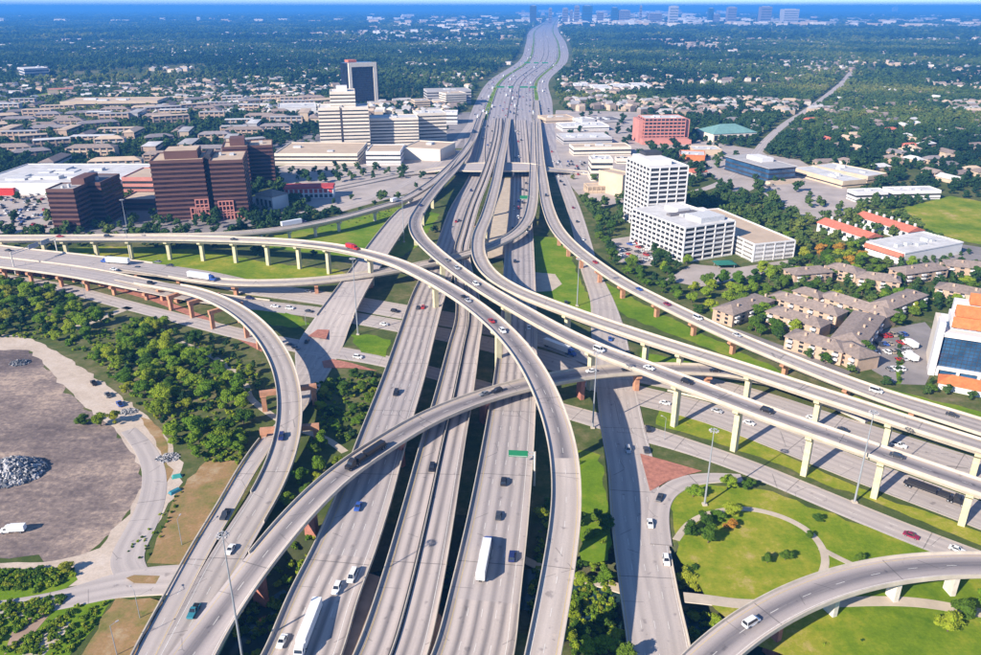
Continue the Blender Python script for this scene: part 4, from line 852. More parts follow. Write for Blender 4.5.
t, f = block('shop_block', 'white flat roofed block with an orange tiled front', (880, 240), (905, 254), (963, 243), h=8, floors=1, style='plain', wall=W_WHITE, roof=ROOF_W, units=5)
MB().box(-2, -.02, 0, f.D, f.h - 3, f.h, taper=.3).build('tile_canopy', [TILE_R], t)
# ---- glass office with orange tile roofs at the right edge
f = frame((952, 322), (943, 336), (990, 343), base_v=374, depth=26, width=60); occ_frame(f)
t = thing('glass_office', 'blue glass office in a white frame with orange tile roofs', 'office block', f.o, f.rz); W, D, H = f.W, f.D, f.h
MB().box(0, W, .6, D, 0, H).build('glazing_or_shade', [GLASS_B], t)
mu = MB().box(-.08, .08, .45, .6, 3.6, H).mesh('mullion', [W_DARK]); mh = MB().box(0, W, .45, .6, -.08, .08).mesh('mullion', [W_DARK])
for k in range(1, 30): link('mullion', mu, t, (W * k / 30, 0, 0))
for k in range(1, 9): link('mullion', mh, t, (0, -.03, 3.6 + (H - 3.6) * k / 9))
MB().box(-2.6, -.02, -2, 7, 0, H + 7).build('side_slab', [W_WHITE], t); MB().box(-2.2, -.05, 7.02, D, 0, H + 2.2).build('side_wall', [W_CREAM], t)
MB().box(0, W, -1, D, H, H + 2.2).build('roof_beam', [W_WHITE], t); MB().box(0, W, -.9, .55, 3.0, 4.4).build('floor_beam', [W_WHITE], t)
for k in range(7): MB().box(W * k / 7 + .3, W * k / 7 + 1.5, -1.2, .5, 0, 3).build('column', [W_WHITE], t)
def skirt(x0, x1, y0, y1, z, nm='tile_roof'):
    mb = MB(); mb.quad([(x0, y0, z), (x1, y0, z), (x1, y1, z + 4), (x0, y1, z + 4)]); mb.quad([(x0, y0, z - .4), (x0, y1, z - .4), (x1, y1, z - .4), (x1, y0, z - .4)]); mb.quad([(x0, y0, z - .4), (x1, y0, z - .4), (x1, y0, z), (x0, y0, z)]); mb.quad([(x0, y1, z - .4), (x0, y0, z - .4), (x0, y0, z), (x0, y1, z + 4)]); mb.build(nm, [TILE_O], t)
skirt(3, W, 2.5, 5.2, H + 4.4); MB().box(2.4, W, 5, 20, H + 2.2, H + 7).build('upper_wall', [W_WHITE], t)
skirt(4, W * .5, 8, 13, H + 8.0); MB().box(4, W, 20.1, D, H + 2.2, H + 11).build('upper_wall', [W_WHITE], t); skirt(10, W, 19, 24, H + 11)
for k in range(6): MB().box(3 + k * 5, 5.2 + k * 5, 4.8, 5.1, H + 3, H + 6).build('window', [GLASS], t)
f = frame((950, 372), (940, 379), (985, 388), h=5, depth=9, width=40)
t = thing('entrance_lodge', 'small lodge with an orange tile roof in front of the glass office', 'building', f.o, f.rz)
MB().box(0, f.W, 0, f.D, 0, 3.4).build('wall', [W_WHITE], t); hip(t, 0, f.W, 0, f.D, 3.4, 3, TILE_O); occ_frame(f)
# ---- low shops right of the highway
for args in (('long white roofed shop nearest the far highway bend', (566, 122), (563, 127), (609, 126), 6, 40, ROOF_W, W_WHITE, 2), ('grey blue roofed shop row left of the pink brick office', (566, 131), (564, 139), (612, 138), 7, 45, ROOF_W, W_GREY, 2), ('tan parking structure front with dark openings', (578, 143), (574, 148), (631, 147), 9, 26, ROOF_T, W_CREAM, 2),  # parking structure: shade in its openings comes from the core's dark colour
             ('pale roofed shop beyond the pink brick office', (548, 115), (546, 119), (575, 118), 6, 40, ROOF_T, W_TAN, 1), ('small white shop beside the far pasture', (583, 116), (582, 120), (595, 119), 6, 25, ROOF_W, W_WHITE, 1), ('dark flat shop left of the pink brick office', (598, 115), (600, 121), (624, 120), 4, 40, ROOF_D, W_GREY, 1),
             ('low grey shed in front of the tan parking structure', (618, 152), (617, 159), (634, 159), 5, 14, ROOF_D, W_CREAM, 1)):
    block('low_shop', args[0], *args[1:4], h=args[4], floors=args[8], wall=args[7], roof=args[6], units=4, depth=args[5], cat='shop')
block('office', 'small cream office with dark bands beside the frontage street', (592, 153), (592, 160), (613, 160), base_v=181, floors=4, wall=W_CREAM, roof=ROOF_W, units=3, depth=24)
block('arcade_shop', 'tan shop with a row of arches beside the frontage street', (589, 181), (588, 187), (623, 186), h=6, floors=1, style='ribbon', wall=W_TAN, roof=ROOF_T, units=1, depth=14, cat='shop', cols=(8, 3))
block('blank_hall', 'tall blank tan wall left of the white tower', (626, 165), (623, 176), (634, 174), base_v=197, floors=1, style='plain', wall=W_TAN, roof=ROOF_T, units=0, depth=30)
for args in (('white roofed store, left of two beside the far woods', (616, 84), (615, 87), (633, 87)), ('white roofed store, right of two beside the far woods', (634, 83), (634, 86), (651, 86)), ('pale pink roofed store beside the far highway', (577, 82), (576, 86), (592, 86)), ('tan roofed store behind the far parking lot', (596, 84), (595, 88), (612, 88))):
    block('far_store', args[0], *args[1:], h=9, floors=1, style='plain', wall=W_WHITE, roof=ROOF_W, units=2, depth=70, cat='shop')
block('orange_shop', 'low shop with an orange wall between the white tower and pink office', (682, 150), (680, 155), (705, 156), h=6, floors=1, style='plain', wall=TILE_O, roof=ROOF_W, units=2, depth=30, cat='shop')
block('low_shop', 'white roofed shop behind the white tower', (694, 146), (694, 150), (722, 150), h=6, floors=1, style='plain', wall=W_TAN, roof=ROOF_W, units=2, depth=28, cat='shop')
# ---- garden apartments
def apartment(label, a, b, wd, zr=10.0, group='brown roofed garden apartments', detail=True, wallm=W_BRICK, roofm=SHINGLE, name='apartment_house', gable=False, nf=3, cat='apartments', rise=2.8):
    q0 = P(*a, zr); q1 = P(*b, zr); 
    return apt_at(label, (q0.x, q0.y), (q1.x, q1.y), wd, zr, group, detail, wallm, roofm, name, gable, nf, cat, rise)
MCACHE = {}
def cached(key, fn):
    if key not in MCACHE: MCACHE[key] = fn()
    return MCACHE[key]
def apt_at(label, p0, p1, wd, zr, group, detail, wallm, roofm, name, gable, nf, cat, rise=2.8):
    q0 = Vector((*p0, 0)); q1 = Vector((*p1, 0))
    if q1.x < q0.x: q0, q1 = q1, q0
    e = q1 - q0; L_ = e.length + wd * .8; e.normalize(); ey = Vector((-e.y, e.x, 0)); o = q0 - e * wd * .4 - ey * wd / 2
    t = thing(name, label, cat, o, math.atan2(e.y, e.x), group)
    occ_poly([(p.x, p.y) for p in (o, o + e * L_, o + e * L_ + ey * wd, o + ey * wd)])
    zw = zr - rise
    wl_ = MB().box(0, L_, 0, wd, -.2, zw).build('wall', [wallm], t); rf_ = hip(t, 0, L_, 0, wd, zw, rise, roofm, gable=gable)
    if nf == 3 and not detail:
        for fl in range(3): MB().box(.6, L_ - .6, -.12, wd + .12, zw * (fl + .38) / 3, zw * (fl + .78) / 3).build('window_band', [GLASS], wl_)
        bw = max(2, int(L_ / 7)); pil = cached('pil', lambda: MB().box(-.9, .9, -.3, .1, 0, 1).mesh('pilaster', [W_BRICK]))
        for k in range(bw + 1): link('pilaster', pil, wl_, (L_ * k / bw, 0, 0)).scale = (1, 1, zw)
    if detail:
        n = max(2, int(L_ / 5.5)); fh = zw / nf
        mw = cached('apw', lambda: MB().box(-1.1, 1.1, -.12, .1, 0, 1.4).mesh('window', [GLASS])); mwl = cached('apwl', lambda: MB().box(-.12, .1, -1, 1, 0, 1.4).mesh('window', [GLASS]))
        mbk = cached('apb', lambda: MB().box(-1.5, 1.5, -1.4, -.13, 0, 1.0).mesh('balcony', [W_WHITE])); ch = cached('chim', lambda: MB().box(-.6, .6, -.5, .5, 0, 2.2).mesh('chimney', [W_BRICK]))
        for k in range(n):
            x = L_ * (k + .5) / n
            for fl in range(nf):
                link('window', mw, wl_, (x, 0, fh * fl + fh * .35))
                if k % 2 == 0 and fl > 0: link('balcony', mbk, wl_, (x, 0, fh * fl))
            if k % 2: link('chimney', ch, rf_, (x, wd * .3, zr - 1.8))
        for fl in range(nf):
            for yy in (.3, .7): link('window', mwl, wl_, (0, wd * yy, fh * fl + fh * .35))
    return t
AP = [('brown roofed apartment house standing alone nearest the white offices', (729.7, 304.6), (760, 294), 13), ('pink brick apartment house beside the yellow autumn trees', (797, 267), (821, 265), 12), ('long brown roofed apartment house in the back middle row', (783, 291), (835, 306), 12),
      ('brown roofed apartment house in the second row, left', (781, 306), (818, 317), 12), ('apartment house nearest the outer flyover, left', (802, 330), (838, 340), 13), ('long brown roofed apartment house in the upper row', (833, 291), (885, 307), 12), ('stepped gabled apartment house in the middle of the court', (868, 312), (851, 333), 15),
      ('apartment house beside the tree belt, upper right of the court', (885, 300), (914, 289), 12), ('small apartment house end nearest the car park', (850, 341), (862, 347), 13), ('small brown roofed house between the apartment rows', (804, 286), (818, 290), 9), ('apartment house behind the tree with yellow leaves', (866, 271), (892, 274), 12),
      ('apartment house at the right edge above the glass office', (948, 282), (985, 289), 12), ('apartment house behind the flat white block', (905, 266), (935, 262), 13), ('apartment house at the far right edge behind the white block', (955, 259), (990, 262), 13), ('small apartment house beside the yellow tree', (838, 262), (855, 266), 11)]
for a in AP: apartment(*a)
# ---- left flats and suburb houses, rows laid out in the town grid
rd = random.Random(11)
def free(x, y, r):
    return not any(occ_at(x + dx, y + dy) for dx in (-r, 0, r) for dy in (-r, 0, r))
FLATS = []
for j in range(22):
    for i in range(14):
        x = -900 + i * 68 + rd.uniform(-9, 9) + (j % 2) * 30; y = 780 + j * 33 + rd.uniform(-5, 5) + x * .12
        u, v = proj(x, y, 8)
        if not (-10 < u < 330 and 92 < v < 170): continue
        if rd.random() < .22 or not free(x, y, 17): continue
        FLATS.append((x, y))
for x, y in FLATS[:120]:
    a = R(rd.choice((8, 8, 8, 30, 98))) + rd.uniform(-.06, .06); L_ = rd.uniform(18, 42) ; wd = rd.uniform(12, 16)
    d = Vector((math.cos(a), math.sin(a))) * L_ * .5
    roofm = rd.choice((SHINGLE, SHINGLE, ROOF_B, ROOF_B, ROOF_T)); kind = {'brown_shingle': 'brown', 'slate_roof': 'grey', 'tan_roof': 'tan'}[roofm.name]
    flat_ = rd.random() < .38
    if flat_: roofm = rd.choice((ROOF_W, ROOF_G, ROOF_T)); kind = {'white_roof': 'flat white', 'grey_roof': 'flat grey', 'tan_roof': 'flat tan'}[roofm.name]
    apt_at('%s roofed block of flats behind the red brown offices' % kind, (x - d.x, y - d.y), (x + d.x, y + d.y), wd, rd.uniform(12, 15.5), 'flats behind the red brown offices', False, rd.choice((W_BRICK, W_BRICK, W_TAN, W_GREY)), roofm, 'block_of_flats', False, 3, 'flats', 3.2 if not flat_ else .5)
n = 0; tries = 0
while n < 105 and tries < 6000:
    tries += 1
    u = rd.uniform(690, 990); v = rd.uniform(82, 178); q = P(u, v, 4)
    if not free(q.x, q.y, 12) or q.y > 1800: continue
    a = rd.choice((.3, .3 + math.pi / 2)) + rd.uniform(-.2, .2); L_ = rd.uniform(8, 15); d = Vector((math.cos(a), math.sin(a))) * L_ * .5
    roofm = rd.choice((SHINGLE, SHINGLE, SHINGLE, ROOF_B, ROOF_B, ROOF_T, ROOF_W, TILE_R)); kind = {'brown_shingle': 'brown', 'slate_roof': 'grey', 'tan_roof': 'tan', 'white_roof': 'white', 'red_tile': 'red'}[roofm.name]
    apt_at('%s roofed house among the trees beyond the olive field' % kind, (q.x - d.x, q.y - d.y), (q.x + d.x, q.y + d.y), rd.uniform(10, 13), rd.uniform(6.5, 8.5), 'houses among the trees', False, rd.choice((W_CREAM, W_BRICK, W_TAN)), roofm, 'suburban_house', rd.random() < .5, 1, 'house', 3)
    n += 1
# ---- distant skyline towers
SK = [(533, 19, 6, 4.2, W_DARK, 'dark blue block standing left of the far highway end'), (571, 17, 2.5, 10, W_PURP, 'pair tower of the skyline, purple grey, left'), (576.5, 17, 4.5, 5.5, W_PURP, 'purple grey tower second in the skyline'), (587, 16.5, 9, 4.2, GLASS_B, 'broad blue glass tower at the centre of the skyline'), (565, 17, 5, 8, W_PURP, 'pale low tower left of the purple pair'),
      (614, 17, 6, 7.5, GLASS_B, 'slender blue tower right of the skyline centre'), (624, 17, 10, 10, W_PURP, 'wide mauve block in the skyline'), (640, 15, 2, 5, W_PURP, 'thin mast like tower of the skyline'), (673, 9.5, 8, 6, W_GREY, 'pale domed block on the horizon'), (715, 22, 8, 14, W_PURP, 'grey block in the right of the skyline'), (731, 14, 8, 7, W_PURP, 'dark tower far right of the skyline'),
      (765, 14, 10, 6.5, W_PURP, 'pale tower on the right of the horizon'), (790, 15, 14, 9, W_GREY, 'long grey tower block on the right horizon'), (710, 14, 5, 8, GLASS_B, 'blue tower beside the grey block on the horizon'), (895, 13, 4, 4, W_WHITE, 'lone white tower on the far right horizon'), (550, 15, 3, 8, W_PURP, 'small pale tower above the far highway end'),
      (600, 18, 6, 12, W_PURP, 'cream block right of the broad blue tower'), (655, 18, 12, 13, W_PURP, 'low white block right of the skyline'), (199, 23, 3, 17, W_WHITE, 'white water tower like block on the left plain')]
for u, vb, wpx, vt, m, lb in SK:
    if 520 < u < 800: vb = 24.5
    q = P(u, vb, 0); d = q.y; w = wpx * d / 770 * 1.0
    # height whose top is seen at vt
    lo, hi = 1, 900
    for _ in range(40):
        mid = (lo + hi) / 2
        if proj(q.x, q.y, mid)[1] > vt: lo = mid
        else: hi = mid
    lo = min(lo, 172)
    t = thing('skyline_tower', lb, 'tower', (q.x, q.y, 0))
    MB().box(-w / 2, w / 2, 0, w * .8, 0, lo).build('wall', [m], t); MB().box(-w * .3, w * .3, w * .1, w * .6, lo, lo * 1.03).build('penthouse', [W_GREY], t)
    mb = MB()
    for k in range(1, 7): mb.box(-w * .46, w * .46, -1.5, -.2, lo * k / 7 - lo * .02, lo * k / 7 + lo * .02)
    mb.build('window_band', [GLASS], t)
# ================================================================== vehicles
def wheel_mesh(r, w):
    mb = MB(); mb.tube((-w / 2, 0, r), (w / 2, 0, r), r, r, 12); mb.tube((-w / 2 - .01, 0, r), (w / 2 + .01, 0, r), r * .55, r * .55, 8, 1)
    return mb.mesh('wheel', [BLACK, STEEL])
def shell(mb, prof, hw, top_in, m=0):
    """closed body skinned over a side outline: prof = [(y, z, half width factor)]"""
    n = len(prof); k = len(mb.v)
    for s in (-1, 1):
        for y, z, f in prof: mb.v.append((s * hw * f, y, z))
    for i in range(n): j = (i + 1) % n; mb.f.append((k + i, k + n + i, k + n + j, k + j)); mb.m.append(m)
    mb.f.append(tuple(k + i for i in range(n))); mb.m.append(m); mb.f.append(tuple(k + n + n - 1 - i for i in range(n))); mb.m.append(m)
def car_parts(kind):
    """list of (part name, mesh, location, paint slot?)"""
    P_ = PAINT['white']; out = []
    def body(mb): return mb.mesh('body', [P_, CARGLASS, BLACK])
    if kind in ('sedan', 'suv', 'van', 'pickup'):
        Lh, Wd, zh, roof, fr, rr, ft, rt = dict(sedan=(2.4, .93, .92, 1.46, .95, -1.75, .25, -1.15), suv=(2.45, .98, 1.08, 1.82, 1.05, -2.3, .5, -2.0), van=(2.7, 1.0, 1.1, 2.1, 1.7, -2.62, 1.05, -2.55), pickup=(2.85, 1.0, 1.08, 1.86, 1.0, -.55, .45, -.4))[kind]
        mb = MB()
        shell(mb, [(-Lh, .32, .9), (-Lh - .05, .62, .94), (-Lh + .05, zh - .02, .95), (rr, zh, 1), (fr, zh, 1), (Lh - .1, zh - .16, .93), (Lh, .6, .9), (Lh - .06, .32, .88), (0, .26, .98)], Wd, 0)
        if kind == 'pickup': mb.box(-Wd * .8, Wd * .8, -Lh + .15, rr - .25, zh - .3, zh + .012, 2)
        mb.box(-Wd * .74, Wd * .74, rt + .05, ft - .05, roof - .05, roof + .03)
        for y0, y1 in ((rr, rt), (fr, ft)):
            for s in (-1, 1): mb.tube((s * Wd * .93, y0, zh - .02), (s * Wd * .76, y1, roof), .06, .06, 4, 0, False)
        out.append(('body', body(mb), (0, 0, 0)))
        g = MB(); n = 0
        g.v = [(-Wd * .92, rr, zh - .03), (Wd * .92, rr, zh - .03), (Wd * .92, fr, zh - .03), (-Wd * .92, fr, zh - .03), (-Wd * .75, rt, roof - .03), (Wd * .75, rt, roof - .03), (Wd * .75, ft, roof - .03), (-Wd * .75, ft, roof - .03)]
        for f in ((0, 1, 5, 4), (1, 2, 6, 5), (2, 3, 7, 6), (3, 0, 4, 7), (4, 5, 6, 7)): g.f.append(f); g.m.append(0)
        out.append(('windows', g.mesh('windows', [CARGLASS]), (0, 0, 0)))
        w = cached('wheel', lambda: wheel_mesh(.34, .24))
        for x in (-Wd + .1, Wd - .1):
            for y in (-Lh * .6, Lh * .62): out.append(('wheel', w, (x, y, 0)))
        return out
    w = cached('twheel', lambda: wheel_mesh(.5, .34))
    if kind in ('semi', 'semi_flat', 'box_truck'):
        cab = MB(); cy = 8.4 if kind != 'box_truck' else 3.0
        shell(cab, [(cy - .4, .7, 1), (cy - .4, 3.3, .92), (cy + .5, 3.4, .92), (cy + 1.5, 2.75, .95), (cy + 1.9, 1.9, .97), (cy + 3.2, 1.65, .9), (cy + 3.3, .6, .9)], 1.2, 0)
        out.append(('cab', cab.mesh('cab', [P_, CARGLASS]), (0, 0, 0)))
        g = MB(); g.quad([(-1.0, cy + 1.56, 2.72), (1.0, cy + 1.56, 2.72), (1.06, cy + 1.95, 1.95), (-1.06, cy + 1.95, 1.95)])
        for s in (-1, 1): g.quad([(s * 1.17, cy + .5, 1.9), (s * 1.19, cy + 1.6, 1.9), (s * 1.15, cy + 1.4, 2.6), (s * 1.14, cy + .5, 2.7)])
        out.append(('windshield', g.mesh('windshield', [CARGLASS]), (0, 0, 0)))
        t = MB(); tl = -8.2 if kind != 'box_truck' else -3.6; tf = 7.7 if kind != 'box_truck' else 2.4
        if kind == 'semi_flat': t.box(-1.28, 1.28, tl, tf, 1.2, 1.5); t.box(-1.1, 1.1, tl + 1, 2.5, 1.5, 2.9); t.box(-1.1, 1.1, 3.2, tf - 1, 1.5, 2.6)
        else:
            t.box(-1.3, 1.3, tl, tf, 1.15, 4.1 if kind == 'semi' else 3.5); t.box(-1.0, 1.0, tl + .5, tf - .5, .85, 1.15)
        out.append(('trailer' if kind != 'box_truck' else 'cargo_box', t.mesh('trailer', [PAINT['white'], BLACK]), (0, 0, 0)))
        ys = (-7, -5.8, 6.6, 7.7, 11.0) if kind != 'box_truck' else (-2, 5.3)
        for y in ys:
            for x in (-1.05, 1.05): out.append(('wheel', w, (x, y, 0)))
        ch = MB().box(-.5, .5, tl, cy + 2.5, .6, .84); out.append(('chassis', ch.mesh('chassis', [BLACK]), (0, 0, 0)))
        return out
PARTS = {}
def vmesh(kind, colour, pn, me, box_col):
    if pn in ('body', 'cab'): c = colour
    elif pn in ('trailer', 'cargo_box'): c = box_col
    else: return me
    def mk():
        m2 = me.copy(); m2.materials[0] = PAINT[c]; return m2
    return cached((kind, pn, c), mk)
NCAR = 0
def vehicle(kind, colour, pos, heading, label, group=None, box_col='white', cat=None):
    global NCAR; NCAR += 1
    if kind not in PARTS: PARTS[kind] = car_parts(kind)
    nm = dict(sedan='car', suv='suv', van='van', pickup='pickup_truck', semi='semi_truck', semi_flat='semi_truck', box_truck='box_truck')[kind]
    r = thing(nm, label, cat or dict(sedan='car', suv='car', van='van', pickup='pickup truck', semi='truck', semi_flat='truck', box_truck='truck')[kind], pos, heading, group)
    for pn, me, loc in PARTS[kind]: link(pn, vmesh(kind, colour, pn, me, box_col), r, loc)
    return r
def small_car(kind, colour, pos, heading, label, group):
    """a car only a few pixels long: one mesh"""
    global NCAR; NCAR += 1
    if kind not in PARTS: PARTS[kind] = car_parts(kind)
    def mk():
        mb = MB(); idx = {}
        mats = [PAINT[colour], CARGLASS, BLACK]
        for pn, me, loc in PARTS[kind]:
            if pn == 'wheel': continue
            n = len(mb.v); mb.v += [(v.co.x + loc[0], v.co.y + loc[1], v.co.z + loc[2]) for v in me.vertices]
            for p in me.polygons: mb.f.append(tuple(n + i for i in p.vertices)); mb.m.append(1 if pn in ('windows', 'windshield') else 0)
        for x in (-.85, .85):
            for y in (-1.45, 1.5): mb.box(x - .12, x + .12, y - .34, y + .34, 0, .66, 2)
        return mb.mesh('car', mats)
    return link('car', cached(('small', kind, colour), mk), None, pos, heading, label=label, category='car', group=group)
def on_road(u, v, key, d, kind, colour, label, box_col='white', group=None):
    p = ROADS[key]; q, i = p.at_px(u, v)
    h = math.atan2(p.t[i, 1] * d, p.t[i, 0] * d) - math.pi / 2
    z = p.p[i, 2] + 0.03
    return vehicle(kind, colour, (q.x, q.y, z), h, label, group, box_col)
